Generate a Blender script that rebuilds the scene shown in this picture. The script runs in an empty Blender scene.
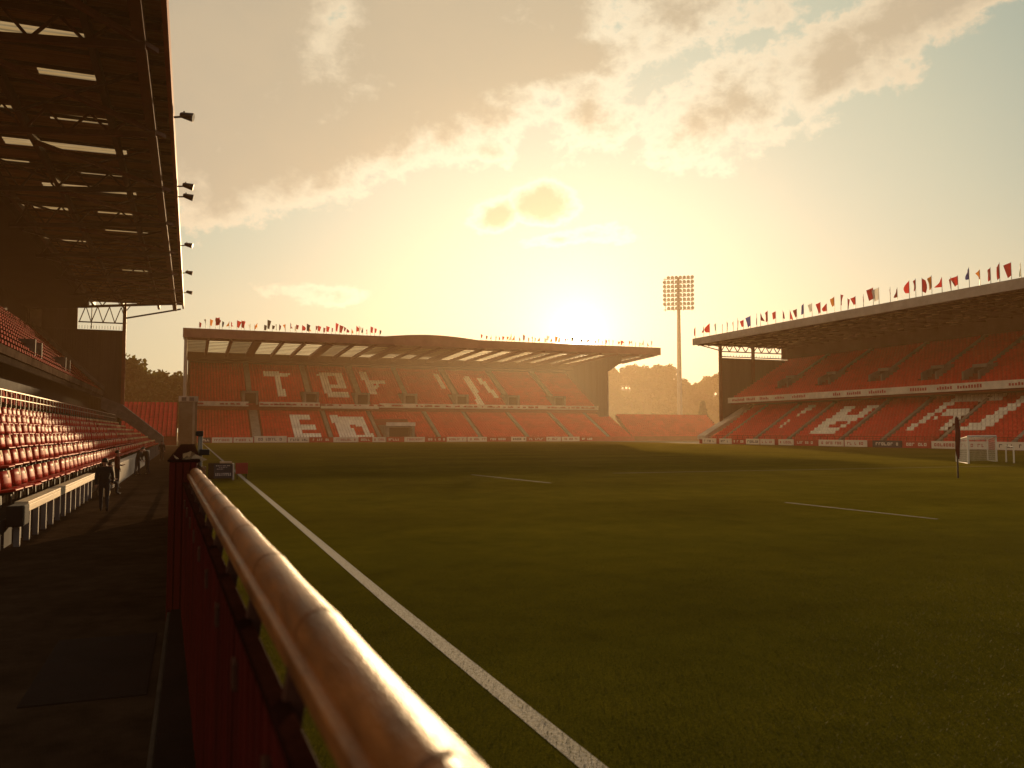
import bpy, bmesh, math, random
import numpy as np
from mathutils import Vector, Matrix, Euler

random.seed(11); RNG = np.random.default_rng(11)
S = bpy.context.scene
COL = S.collection
PI = math.pi

# ------------------------------------------------------------------ helpers
class MB:
    """collects simple shapes and links them as ONE mesh object"""
    def __init__(s): s.v = []; s.f = []; s.m = []; s.sm = []
    def add(s, vs, fs, m=0, smooth=False):
        b = len(s.v); s.v += [tuple(p) for p in vs]
        for f in fs: s.f.append(tuple(b + i for i in f)); s.m.append(m); s.sm.append(smooth)
        return s
    def box(s, x0, x1, y0, y1, z0, z1, m=0):
        vs = [(x0,y0,z0),(x1,y0,z0),(x1,y1,z0),(x0,y1,z0),(x0,y0,z1),(x1,y0,z1),(x1,y1,z1),(x0,y1,z1)]
        return s.add(vs, [(0,3,2,1),(4,5,6,7),(0,1,5,4),(1,2,6,5),(2,3,7,6),(3,0,4,7)], m)
    def bar(s, p, q, w, h=None, m=0, up=(0,0,1)):
        p, q = Vector(p), Vector(q); d = (q - p).normalized(); h = h or w
        u = Vector(up)
        if abs(d.dot(u)) > .98: u = Vector((0,1,0))
        a = d.cross(u).normalized() * w/2; b = a.cross(d).normalized() * h/2
        vs = [p-a-b, p+a-b, p+a+b, p-a+b, q-a-b, q+a-b, q+a+b, q-a+b]
        return s.add(vs, [(0,1,2,3),(7,6,5,4),(0,4,5,1),(1,5,6,2),(2,6,7,3),(3,7,4,0)], m)
    def tube(s, p, q, r, r2=None, n=10, m=0, cap=True):
        p, q = Vector(p), Vector(q); d = (q - p).normalized(); r2 = r if r2 is None else r2
        u = Vector((0,0,1)) if abs(d.z) < .95 else Vector((1,0,0))
        a = d.cross(u).normalized(); b = a.cross(d).normalized(); vs = []
        for i in range(n):
            t = 2*PI*i/n; o = a*math.cos(t) + b*math.sin(t); vs += [p + o*r, q + o*r2]
        fs = [(2*i, 2*((i+1)%n), 2*((i+1)%n)+1, 2*i+1) for i in range(n)]
        s.add(vs, fs, m, True)
        if cap:
            s.add([vs[2*i] for i in range(n)], [tuple(range(n))], m); s.add([vs[2*i+1] for i in range(n)], [tuple(reversed(range(n)))], m)
        return s
    def prism(s, prof, a0, a1, axis='y', m=0):
        """extrude a closed profile: axis y -> prof=(x,z); axis x -> prof=(y,z)"""
        n = len(prof)
        P = (lambda q, a: (q[0], a, q[1])) if axis == 'y' else (lambda q, a: (a, q[0], q[1]))
        vs = [P(q, a0) for q in prof] + [P(q, a1) for q in prof]
        fs = [tuple(range(n)), tuple(reversed(range(n, 2*n)))] + [(i, n+i, n+(i+1)%n, (i+1)%n) for i in range(n)]
        return s.add(vs, fs, m)
    def build(s, name, mats, parent=None, bevel=0):
        me = bpy.data.meshes.new(name); me.from_pydata(s.v, [], s.f)
        for mt in (mats if isinstance(mats, (list, tuple)) else [mats]): me.materials.append(mt)
        me.polygons.foreach_set('material_index', s.m); me.polygons.foreach_set('use_smooth', s.sm)
        bm = bmesh.new(); bm.from_mesh(me); bmesh.ops.recalc_face_normals(bm, faces=bm.faces); bm.to_mesh(me); bm.free()
        return link(name, me, parent, bevel)

def link(name, me, parent=None, bevel=0):
    o = bpy.data.objects.new(name, me); COL.objects.link(o)
    if parent is not None: o.parent = parent
    if bevel:
        b = o.modifiers.new('edge', 'BEVEL'); b.width = bevel; b.segments = 2; b.limit_method = 'ANGLE'
    return o
def tag(o, label=None, cat=None, group=None, kind=None):
    if label: o['label'] = label
    if cat: o['category'] = cat
    if group: o['group'] = group
    if kind: o['kind'] = kind
    return o
def thing(name, label, cat, loc=(0,0,0), rz=0, group=None):
    o = bpy.data.objects.new(name, None); COL.objects.link(o); o.location = loc; o.rotation_euler = (0,0,rz)
    o.empty_display_size = .3
    return tag(o, label, cat, group)
def copy_tree(o, parent=None):
    c = o.copy(); COL.objects.link(c); c.parent = parent
    for ch in o.children: copy_tree(ch, c)
    return c
ONES = 'zeroth first second third fourth fifth sixth seventh eighth ninth tenth eleventh twelfth thirteenth fourteenth fifteenth sixteenth seventeenth eighteenth nineteenth'.split()
TENS = {2:('twentieth','twenty'),3:('thirtieth','thirty'),4:('fortieth','forty'),5:('fiftieth','fifty'),6:('sixtieth','sixty'),7:('seventieth','seventy'),8:('eightieth','eighty'),9:('ninetieth','ninety')}
def ordinal(n):
    if n < 20: return ONES[n]
    t, u = divmod(n, 10)
    return TENS[t][0] if u == 0 else TENS[t][1] + '-' + ONES[u]

# ------------------------------------------------------------------ materials
def mat(name, col, rough=.7, var=.25, scale=3., bump=0., bscale=None, metal=0., spec=.22, dirt=0., stretch=(1,1,1), coat=0.):
    m = bpy.data.materials.new(name); m.use_nodes = True; nt = m.node_tree; N = nt.nodes; L = nt.links
    b = N['Principled BSDF']; tc = N.new('ShaderNodeTexCoord'); mp = N.new('ShaderNodeMapping'); mp.inputs['Scale'].default_value = stretch
    L.new(tc.outputs['Object'], mp.inputs['Vector'])
    nz = N.new('ShaderNodeTexNoise'); nz.inputs['Scale'].default_value = scale; nz.inputs['Detail'].default_value = 6; nz.inputs['Roughness'].default_value = .65
    L.new(mp.outputs[0], nz.inputs['Vector'])
    r = N.new('ShaderNodeValToRGB'); r.color_ramp.elements[0].position = .3; r.color_ramp.elements[1].position = .72
    lo = tuple(c*(1-var) for c in col); hi = tuple(min(1, c*(1+var)) for c in col)
    r.color_ramp.elements[0].color = (*lo, 1); r.color_ramp.elements[1].color = (*hi, 1)
    L.new(nz.outputs['Fac'], r.inputs['Fac']); out = r.outputs['Color']
    if dirt:
        n2 = N.new('ShaderNodeTexNoise'); n2.inputs['Scale'].default_value = scale*.23; n2.inputs['Detail'].default_value = 9; n2.inputs['Roughness'].default_value = .7
        L.new(mp.outputs[0], n2.inputs['Vector'])
        r2 = N.new('ShaderNodeValToRGB'); r2.color_ramp.elements[0].position = .42; r2.color_ramp.elements[1].position = .62
        L.new(n2.outputs['Fac'], r2.inputs['Fac'])
        mx = N.new('ShaderNodeMix'); mx.data_type = 'RGBA'; mx.blend_type = 'MULTIPLY'; mx.inputs['B'].default_value = (1-dirt, 1-dirt*1.05, 1-dirt*1.1, 1)
        L.new(r2.outputs['Color'], mx.inputs['Factor']); L.new(out, mx.inputs['A']); out = mx.outputs['Result']
    L.new(out, b.inputs['Base Color'])
    b.inputs['Metallic'].default_value = metal; b.inputs['Specular IOR Level'].default_value = spec; b.inputs['Coat Weight'].default_value = coat
    rr = N.new('ShaderNodeMapRange'); rr.inputs['To Min'].default_value = max(.02, rough-.12); rr.inputs['To Max'].default_value = min(1, rough+.12)
    L.new(nz.outputs['Fac'], rr.inputs['Value']); L.new(rr.outputs[0], b.inputs['Roughness'])
    if bump:
        n3 = N.new('ShaderNodeTexNoise'); n3.inputs['Scale'].default_value = bscale or scale*6; n3.inputs['Detail'].default_value = 4
        L.new(mp.outputs[0], n3.inputs['Vector'])
        bp = N.new('ShaderNodeBump'); bp.inputs['Strength'].default_value = bump; bp.inputs['Distance'].default_value = .03
        L.new(n3.outputs['Fac'], bp.inputs['Height']); L.new(bp.outputs[0], b.inputs['Normal'])
    return m

M = {}
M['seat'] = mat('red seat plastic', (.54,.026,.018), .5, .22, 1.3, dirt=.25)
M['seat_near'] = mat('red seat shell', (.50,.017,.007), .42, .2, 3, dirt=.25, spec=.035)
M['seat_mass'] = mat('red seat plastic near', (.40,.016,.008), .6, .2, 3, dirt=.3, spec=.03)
M['glint_cream'] = mat('cream seat glint and bag', (.74,.53,.27), .55, .15, 3, dirt=.2, spec=.05)  # cream set on the seat backs as painted sun highlights; bag uses it too
M['seat_shade'] = mat('red seat plastic darkened as shade', (.22,.012,.007), .8, .25, 2, dirt=.3, spec=.02)  # darker copy of the seat red, upper-row shade put into the colour
M['seat_white'] = mat('white seat plastic', (.84,.81,.72), .5, .12, 1.3, dirt=.2)
M['concrete'] = mat('terrace concrete', (.22,.20,.17), .9, .2, 1.5, .2, dirt=.3)
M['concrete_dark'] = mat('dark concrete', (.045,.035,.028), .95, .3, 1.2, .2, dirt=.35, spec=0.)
M['concrete_light'] = mat('pale rendered wall', (.55,.47,.38), .85, .12, 1.0, .15, dirt=.3)
M['terrace_red'] = mat('red painted terrace', (.20,.03,.018), .8, .25, .8, .1, dirt=.3)
M['asphalt'] = mat('walkway asphalt', (.050,.032,.020), .95, .3, 2.2, .5, 90, dirt=.35, spec=0.)
M['plate'] = mat('walkway plate', (.017,.009,.007), .85, .25, 4, .3, 60, dirt=.3, spec=.1)
M['kerbstone'] = mat('kerb concrete', (.06,.045,.033), .9, .25, 5, .4, 60, dirt=.3)
M['cladding'] = mat('brown ribbed cladding', (.10,.075,.058), .7, .18, .6, dirt=.25, stretch=(6,6,.3))
M['steel'] = mat('dark roof steel', (.018,.011,.008), .55, .3, 3, dirt=.3, spec=.4)
M['steel_red'] = mat('red oxide steel', (.11,.028,.016), .55, .25, 2.5, dirt=.35)
M['fascia_red'] = mat('red roof edge trim', (.30,.07,.035), .5, .2, 1.5, dirt=.25)
M['roof_sheet'] = mat('corrugated roof sheet', (.24,.155,.085), .6, .35, .8, dirt=.35, stretch=(.25,8,1))
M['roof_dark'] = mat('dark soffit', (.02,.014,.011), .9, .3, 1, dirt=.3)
M['roof_top'] = mat('weathered roof deck', (.16,.12,.10), .7, .2, .4, dirt=.25)
M['fascia_grey'] = mat('grey roof fascia', (.34,.29,.25), .55, .15, .8, dirt=.25)
M['fascia_maroon'] = mat('dusky red fascia', (.21,.085,.06), .6, .18, .5, dirt=.25)
M['white_board'] = mat('white board', (.62,.57,.50), .6, .12, 1.2, dirt=.2)
M['red_board'] = mat('red board', (.36,.04,.03), .55, .2, 1.2, dirt=.2)
M['dark_board'] = mat('dark board', (.03,.035,.05), .5, .25, 1.2, dirt=.2)
M['ink_red'] = mat('red lettering', (.34,.05,.04), .6, .2, 3)
M['ink_dark'] = mat('dark lettering', (.05,.045,.06), .6, .2, 3)
M['ink_white'] = mat('white lettering', (.65,.62,.58), .6, .1, 3)
M['galv'] = mat('galvanised steel', (.30,.27,.23), .45, .2, 3, metal=.6, dirt=.2)
M['white_paint'] = mat('white painted steel', (.70,.68,.62), .45, .08, 4, dirt=.15)
M['black'] = mat('black fittings', (.012,.011,.011), .5, .3, 5)
M['wood_pale'] = mat('pale painted timber', (.66,.50,.32), .55, .2, 2.5, .2, 20, dirt=.25, stretch=(6,.5,6))
M['wood'] = mat('weathered timber', (.40,.27,.15), .6, .3, 2.5, .3, 20, dirt=.35, stretch=(6,.5,6))
M['rail_paint'] = mat('worn bronze painted tube', (.33,.125,.034), .42, .35, 7, .35, 55, dirt=.5, spec=.45, stretch=(3,.7,3))
M['rail_dark'] = mat('rail bracket steel', (.07,.025,.016), .5, .3, 8, dirt=.3)
M['fence_red'] = mat('red painted fence board', (.085,.007,.005), .75, .3, 3.5, .3, 40, dirt=.45, stretch=(5,5,.35), spec=.1)
M['rail_joint'] = mat('worn rail sleeve', (.20,.075,.025), .5, .35, 7, .3, 55, dirt=.5, spec=.35)
M['cap'] = mat('dark fence capping', (.022,.007,.005), .9, .3, 6, .2, 60, dirt=.4, spec=0.)
M['fascia_dim'] = mat('grimy concrete fascia', (.085,.06,.045), .9, .35, 1.2, .2, dirt=.4, spec=0.)
M['pier'] = mat('weathered concrete block', (.11,.095,.075), .9, .25, .8, .2, dirt=.35, spec=.05)
M['skin'] = mat('skin', (.42,.24,.16), .55, .1, 8)
M['jacket_dark'] = mat('dark jacket cloth', (.018,.015,.015), .85, .3, 14, .3, 120)
M['jacket_red'] = mat('maroon jacket cloth', (.10,.018,.014), .85, .3, 14, .3, 120)
M['trousers'] = mat('dark trousers cloth', (.02,.02,.025), .85, .3, 14, .3, 120)
M['shoe'] = mat('black shoe', (.012,.011,.01), .5, .2, 10)
M['hair'] = mat('dark hair', (.015,.011,.008), .6, .3, 40)
M['bark'] = mat('bark', (.07,.05,.035), .95, .3, 6, .4)
M['net'] = mat('goal net cord', (.7,.68,.62), .8, .1, 4)
M['lamp_glass'] = mat('lamp glass', (.35,.33,.28), .15, .1, 3)
M['hill'] = mat('wooded hillside', (.05,.055,.02), .95, .35, .06, dirt=.3)
M['earth'] = mat('open ground', (.08,.075,.03), .95, .3, .15, dirt=.25)

def leaf_mat(name, col):
    m = mat(name, col, .7, .45, .7)
    N = m.node_tree.nodes; L = m.node_tree.links; b = N['Principled BSDF']
    t = N.new('ShaderNodeBsdfTranslucent'); t.inputs['Color'].default_value = (col[0]*1.3, col[1]*1.2, col[2]*.6, 1)
    mx = N.new('ShaderNodeMixShader'); mx.inputs[0].default_value = .35
    L.new(b.outputs[0], mx.inputs[1]); L.new(t.outputs[0], mx.inputs[2]); L.new(mx.outputs[0], N['Material Output'].inputs[0])
    return m
M['leaf'] = leaf_mat('broadleaf foliage', (.055,.06,.018))
M['leaf2'] = leaf_mat('brown green foliage', (.07,.058,.02))
M['needle'] = leaf_mat('needle foliage', (.03,.045,.018))

def sheet_mat(name, col, trans, clear=.3):
    """roof sheet that lets some daylight through"""
    m = mat(name, col, .6, .3, .7, dirt=.3, stretch=(.4,4,1))
    N = m.node_tree.nodes; L = m.node_tree.links; b = N['Principled BSDF']
    t = N.new('ShaderNodeBsdfTranslucent'); t.inputs['Color'].default_value = (*trans, 1)
    ad = N.new('ShaderNodeMixShader'); ad.inputs[0].default_value = .7
    L.new(b.outputs[0], ad.inputs[1]); L.new(t.outputs[0], ad.inputs[2])
    tr = N.new('ShaderNodeBsdfTransparent'); tr.inputs['Color'].default_value = (.95,.9,.75,1)
    tcd = N.new('ShaderNodeTexCoord'); mpd = N.new('ShaderNodeMapping'); mpd.inputs['Scale'].default_value = (.35,3,1); nd = N.new('ShaderNodeTexNoise'); nd.inputs['Scale'].default_value = 1.1; nd.inputs['Detail'].default_value = 5
    L.new(tcd.outputs['Object'], mpd.inputs[0]); L.new(mpd.outputs[0], nd.inputs['Vector'])
    rd = N.new('ShaderNodeMapRange'); rd.inputs['From Min'].default_value = .35; rd.inputs['From Max'].default_value = .65; rd.inputs['To Min'].default_value = clear*.4; rd.inputs['To Max'].default_value = min(1, clear*1.6)
    L.new(nd.outputs['Fac'], rd.inputs['Value'])
    m2 = N.new('ShaderNodeMixShader'); L.new(rd.outputs[0], m2.inputs[0]); L.new(ad.outputs[0], m2.inputs[1]); L.new(tr.outputs[0], m2.inputs[2]); L.new(m2.outputs[0], N['Material Output'].inputs[0])
    return m
M['clear0'] = sheet_mat('dull translucent sheet', (.25,.2,.12), (.16,.12,.055), .10)
M['clear1'] = sheet_mat('translucent sheet', (.4,.33,.2), (.42,.33,.17), .24)
M['clear2'] = sheet_mat('bright translucent sheet', (.5,.42,.28), (.8,.68,.42), .36)

def flag_mat(name, c):
    m = mat(name, c, .8, .2, 6)
    N = m.node_tree.nodes; L = m.node_tree.links; b = N['Principled BSDF']
    t = N.new('ShaderNodeBsdfTranslucent'); t.inputs['Color'].default_value = (*[min(1, x*1.2) for x in c], 1)
    mx = N.new('ShaderNodeMixShader'); mx.inputs[0].default_value = .5
    L.new(b.outputs[0], mx.inputs[1]); L.new(t.outputs[0], mx.inputs[2]); L.new(mx.outputs[0], N['Material Output'].inputs[0])
    return m
FLAGC = {'red': flag_mat('red flag cloth', (.42,.03,.03)), 'dark red': flag_mat('dark red flag cloth', (.2,.018,.02)),
         'white': flag_mat('white flag cloth', (.6,.58,.52)), 'blue': flag_mat('blue flag cloth', (.05,.07,.25)),
         'green': flag_mat('green flag cloth', (.08,.2,.08)), 'orange': flag_mat('orange flag cloth', (.55,.2,.04)), 'black': flag_mat('black flag cloth', (.02,.02,.02))}

def grass_mat():
    m = bpy.data.materials.new('mown turf'); m.use_nodes = True; nt = m.node_tree; N = nt.nodes; L = nt.links; b = N['Principled BSDF']
    tc = N.new('ShaderNodeTexCoord')
    def noise(sc, det=6, ro=.6):
        n = N.new('ShaderNodeTexNoise'); n.inputs['Scale'].default_value = sc; n.inputs['Detail'].default_value = det; n.inputs['Roughness'].default_value = ro
        L.new(tc.outputs['Object'], n.inputs['Vector']); return n.outputs['Fac']
    def ramp(f, stops):
        r = N.new('ShaderNodeValToRGB'); e = r.color_ramp.elements
        e[0].position, e[0].color = stops[0][0], (*stops[0][1], 1); e[1].position, e[1].color = stops[-1][0], (*stops[-1][1], 1)
        for p, c in stops[1:-1]: x = e.new(p); x.color = (*c, 1)
        L.new(f, r.inputs['Fac']); return r.outputs['Color']
    def mix(mode, fac, a, c):
        x = N.new('ShaderNodeMix'); x.data_type = 'RGBA'; x.blend_type = mode
        if isinstance(fac, float): x.inputs['Factor'].default_value = fac
        else: L.new(fac, x.inputs['Factor'])
        L.new(a, x.inputs['A'])
        if isinstance(c, tuple): x.inputs['B'].default_value = (*c, 1)
        else: L.new(c, x.inputs['B'])
        return x.outputs['Result']
    fine = ramp(noise(34, 5, .75), [(.3,(.016,.021,.002)), (.5,(.052,.061,.006)), (.75,(.118,.116,.014))])
    patch = ramp(noise(.16, 8, .7), [(.32,(.5,.55,.5)), (.68,(1.25,1.1,.85))])
    mid = ramp(noise(.9, 9, .75), [(.28,(.55,.62,.6)), (.5,(1,1,1)), (.72,(1.35,1.2,1.0))])
    c = mix('MULTIPLY', 1.0, fine, patch); c = mix('MULTIPLY', 1.0, c, mid)
    c = mix('MIX', ramp(noise(.42, 10, .8), [(.60,(0,0,0)), (.74,(.55,.55,.55))]), c, (.085,.066,.02))
    w = N.new('ShaderNodeTexWave'); w.wave_type = 'BANDS'; w.bands_direction = 'Y'; w.inputs['Scale'].default_value = .0262; w.inputs['Distortion'].default_value = .12
    L.new(tc.outputs['Object'], w.inputs['Vector'])
    st = ramp(w.outputs['Color'], [(.42,(.93,.93,.92)), (.58,(1.06,1.06,1.04))])
    c = mix('MULTIPLY', 1.0, c, st)
    L.new(c, b.inputs['Base Color']); b.inputs['Roughness'].default_value = .75; b.inputs['Specular IOR Level'].default_value = .0
    b.inputs['Sheen Weight'].default_value = .10; b.inputs['Sheen Tint'].default_value = (.85,.62,.08,1); b.inputs['Sheen Roughness'].default_value = .5
    bp = N.new('ShaderNodeBump'); bp.inputs['Strength'].default_value = .9; bp.inputs['Distance'].default_value = .04
    L.new(noise(38, 4, .75), bp.inputs['Height']); L.new(bp.outputs[0], b.inputs['Normal'])
    return m
M['turf'] = grass_mat()
def line_mat(name, strength):
    m = bpy.data.materials.new(name); m.use_nodes = True; nt = m.node_tree; N = nt.nodes; L = nt.links; b = N['Principled BSDF']
    tc = N.new('ShaderNodeTexCoord'); n = N.new('ShaderNodeTexNoise'); n.inputs['Scale'].default_value = 30; n.inputs['Detail'].default_value = 5; n.inputs['Roughness'].default_value = .75
    L.new(tc.outputs['Object'], n.inputs['Vector'])
    r = N.new('ShaderNodeValToRGB'); e = r.color_ramp.elements; e[0].position, e[0].color = .36, (.10,.09,.03,1); e[1].position, e[1].color = .56, (strength, strength*.97, strength*.9, 1)
    L.new(n.outputs['Fac'], r.inputs['Fac']); L.new(r.outputs[0], b.inputs['Base Color']); b.inputs['Roughness'].default_value = .85
    bp = N.new('ShaderNodeBump'); bp.inputs['Strength'].default_value = .8; bp.inputs['Distance'].default_value = .03
    L.new(n.outputs['Fac'], bp.inputs['Height']); L.new(bp.outputs[0], b.inputs['Normal'])
    return m
M['line'] = line_mat('white line paint', .23); M['line_faint'] = line_mat('worn line paint', .17)

# ------------------------------------------------------------------ camera
F, HZ, VPX, CH = 830., 432., 191., 2.5
pitch = math.atan((HZ-384)/F); yaw = math.atan((512-VPX)*math.cos(pitch)/F)
fw = Vector((math.sin(yaw)*math.cos(pitch), math.cos(yaw)*math.cos(pitch), math.sin(pitch)))
rt = Vector((math.cos(yaw), -math.sin(yaw), 0)); up = rt.cross(fw)
cam = bpy.data.cameras.new('camera'); co = bpy.data.objects.new('camera', cam); COL.objects.link(co)
co.matrix_world = Matrix(((rt.x, up.x, -fw.x, 0), (rt.y, up.y, -fw.y, 0), (rt.z, up.z, -fw.z, CH), (0,0,0,1)))
cam.sensor_width = 36; cam.lens = F/1024*36; cam.clip_start = .05; cam.clip_end = 8000
cam.dof.use_dof = True; cam.dof.focus_distance = 60; cam.dof.aperture_fstop = 2.0
S.camera = co

# ------------------------------------------------------------------ sun, sky, clouds
SAZ, SEL = 25.68, 8.5            # sun lamp / sky
VEL = 6.75                       # where the bright disc shows through the haze
def sundir(az, el):
    a, e = math.radians(az), math.radians(el); return Vector((math.sin(a)*math.cos(e), math.cos(a)*math.cos(e), math.sin(e)))
sl = bpy.data.lights.new('sun', 'SUN'); sl.energy = 5.0; sl.angle = math.radians(.6); sl.color = (1, .66, .33)
so = bpy.data.objects.new('sun', sl); COL.objects.link(so); so.rotation_euler = sundir(SAZ, SEL).to_track_quat('Z', 'Y').to_euler()

W = bpy.data.worlds.new('World'); S.world = W; W.use_nodes = True; nt = W.node_tree; N = nt.nodes; L = nt.links; N.clear()
wout = N.new('ShaderNodeOutputWorld')
def val(x):
    return x
def mth(op, a, b=None, c=None, clamp=False):
    n = N.new('ShaderNodeMath'); n.operation = op; n.use_clamp = clamp
    for i, x in enumerate((a, b, c)):
        if x is None: continue
        if isinstance(x, (int, float)): n.inputs[i].default_value = x
        else: L.new(x, n.inputs[i])
    return n.outputs[0]
def wmix(fac, a, b, mode='MIX'):
    x = N.new('ShaderNodeMix'); x.data_type = 'RGBA'; x.blend_type = mode
    for nm, q in (('Factor', fac), ('A', a), ('B', b)):
        if isinstance(q, (int, float)): x.inputs[nm].default_value = q
        elif isinstance(q, tuple): x.inputs[nm].default_value = (*q, 1)
        else: L.new(q, x.inputs[nm])
    return x.outputs['Result']
def wramp(f, stops, interp='EASE'):
    r = N.new('ShaderNodeValToRGB'); r.color_ramp.interpolation = interp; e = r.color_ramp.elements
    e[0].position, e[0].color = stops[0][0], (*stops[0][1], 1); e[1].position, e[1].color = stops[-1][0], (*stops[-1][1], 1)
    for p, c in stops[1:-1]: x = e.new(p); x.color = (*c, 1)
    L.new(f, r.inputs['Fac']); return r.outputs['Color']
def sstep(x, a, b):
    n = N.new('ShaderNodeMapRange'); n.interpolation_type = 'SMOOTHSTEP'; n.inputs['From Min'].default_value = a; n.inputs['From Max'].default_value = b
    L.new(x, n.inputs['Value']); return n.outputs[0]
tc = N.new('ShaderNodeTexCoord'); sep = N.new('ShaderNodeSeparateXYZ'); L.new(tc.outputs['Generated'], sep.inputs[0])
X, Y, Z = sep.outputs
DEG = 180/PI
az = mth('MULTIPLY', mth('ARCTAN2', X, Y), DEG); el = mth('MULTIPLY', mth('ARCSINE', Z), DEG)
vd = N.new('ShaderNodeVectorMath'); vd.operation = 'DOT_PRODUCT'; L.new(tc.outputs['Generated'], vd.inputs[0]); vd.inputs[1].default_value = sundir(SAZ, VEL)
th = mth('MULTIPLY', mth('ARCCOSINE', mth('MINIMUM', vd.outputs['Value'], 1.0)), DEG)
sky = N.new('ShaderNodeTexSky'); sky.sky_type = 'NISHITA'; sky.sun_disc = False
sky.sun_elevation = math.radians(SEL); sky.sun_rotation = math.radians(SAZ); sky.dust_density = 2.5; sky.air_density = 1.2; sky.ozone_density = 1.5
# clear sky: Nishita tinted by evening haze, brightening towards the sun
air = wramp(mth('DIVIDE', th, 60.), [(0,(1.12,1.06,.78)), (.10,(1.0,.96,.71)), (.25,(.92,.88,.63)), (.42,(.68,.71,.51)), (.60,(.34,.46,.38)), (1,(.15,.22,.23))], 'LINEAR')
low = wmix(mth('MULTIPLY', sstep(el, 16., 0.), .55), air, (.86,.72,.40))
air = wmix(sstep(th, 70, 110), low, (.13,.15,.17))
# cloud field in azimuth / elevation
comb = N.new('ShaderNodeCombineXYZ'); L.new(mth('DIVIDE', az, 9.), comb.inputs[0]); L.new(mth('DIVIDE', el, 6.5), comb.inputs[1]); comb.inputs[2].default_value = 3.7
def wnoise(scale, det, ro, dist=0.):
    n = N.new('ShaderNodeTexNoise'); n.inputs['Scale'].default_value = scale; n.inputs['Detail'].default_value = det; n.inputs['Roughness'].default_value = ro; n.inputs['Distortion'].default_value = dist
    L.new(comb.outputs[0], n.inputs['Vector']); return n.outputs['Fac']
nb = wnoise(1.25, 10, .60, .25); nf = wnoise(4.2, 9, .64, .15)
nz = mth('ADD', mth('MULTIPLY', mth('SUBTRACT', nb, .5), 1.5), mth('MULTIPLY', mth('SUBTRACT', nf, .5), .9))
def blob(a, e, ra, re, rot=0., amp=1.):
    c, s = math.cos(math.radians(rot)), math.sin(math.radians(rot))
    da, de = mth('SUBTRACT', az, a), mth('SUBTRACT', el, e)
    u = mth('DIVIDE', mth('ADD', mth('MULTIPLY', da, c), mth('MULTIPLY', de, s)), ra)
    v = mth('DIVIDE', mth('ADD', mth('MULTIPLY', da, -s), mth('MULTIPLY', de, c)), re)
    return mth('MULTIPLY', mth('SUBTRACT', 1., mth('SQRT', mth('ADD', mth('MULTIPLY', u, u), mth('MULTIPLY', v, v)))), amp)
bank = mth('DIVIDE', mth('SUBTRACT', el, mth('ADD', 11.0, mth('MULTIPLY', az, .36))), 5.0)     # the big bank, lower edge climbing to the right
bank = mth('MINIMUM', bank, mth('DIVIDE', mth('SUBTRACT', 31., az), 6.))
bank = mth('MINIMUM', bank, 1.0)
fld = mth('MULTIPLY', bank, .8)
for args in [(35.5,20.8,9.0,4.2,14,.75), (43.0,22.3,7.5,3.6,18,.75), (33.5,27.5,11.0,4.0,5,.7), (48.5,25.2,9,3.0,14,.7), (26.5,21.5,5.5,4.2,-35,.7), (23.4,15.3,3.2,2.0,4,1.2), (20.2,14.7,2.4,1.6,0,.95), (24.5,13.2,4.6,1.0,3,.65), (8.0,9.4,6,.9,0,.4)]:
    fld = mth('MAXIMUM', fld, blob(*args))
fld = mth('SUBTRACT', fld, mth('MAXIMUM', mth('MULTIPLY', blob(8.6, 26.6, 3.4, 4.6, -25), .55), 0.))
fld = mth('ADD', mth('SUBTRACT', fld, .1), mth('MULTIPLY', nz, .95))
alpha = sstep(fld, .0, .2)
core = sstep(fld, .15, .60)
near = sstep(th, 34., 4.)
edgec = wmix(near, (1.0,.79,.50), (1.4,1.28,.92)); corec = wmix(near, (.66,.53,.34), (.80,.63,.37))
corec = wmix(mth('MULTIPLY', sstep(nb, .42, .66), .4), corec, (.78,.60,.36))
cloud = wmix(core, edgec, corec)
skyc = wmix(mth('MULTIPLY', alpha, .88), air, cloud)
# the low sun burning through the haze
disc = mth('MULTIPLY', sstep(th, 1.9, .5), 16.)
glow = mth('ADD', mth('MULTIPLY', mth('EXPONENT', mth('MULTIPLY', th, -.62)), 1.5), mth('MULTIPLY', mth('EXPONENT', mth('MULTIPLY', th, -.16)), .05))
gl = wmix(1.0, wmix(1.0, (1.0,.89,.64), glow, 'MULTIPLY'), wmix(1.0, (1,.9,.62), disc, 'MULTIPLY'), 'ADD')
tot = wmix(1.0, skyc, gl, 'ADD')
bg1 = N.new('ShaderNodeBackground'); L.new(wmix(1.0, sky.outputs[0], (.16,.17,.20), 'MULTIPLY'), bg1.inputs[0]); bg1.inputs[1].default_value = .05
bg2 = N.new('ShaderNodeBackground'); L.new(tot, bg2.inputs[0]); bg2.inputs[1].default_value = .72
ad = N.new('ShaderNodeAddShader'); L.new(bg1.outputs[0], ad.inputs[0]); L.new(bg2.outputs[0], ad.inputs[1]); L.new(ad.outputs[0], wout.inputs['Surface'])

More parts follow.
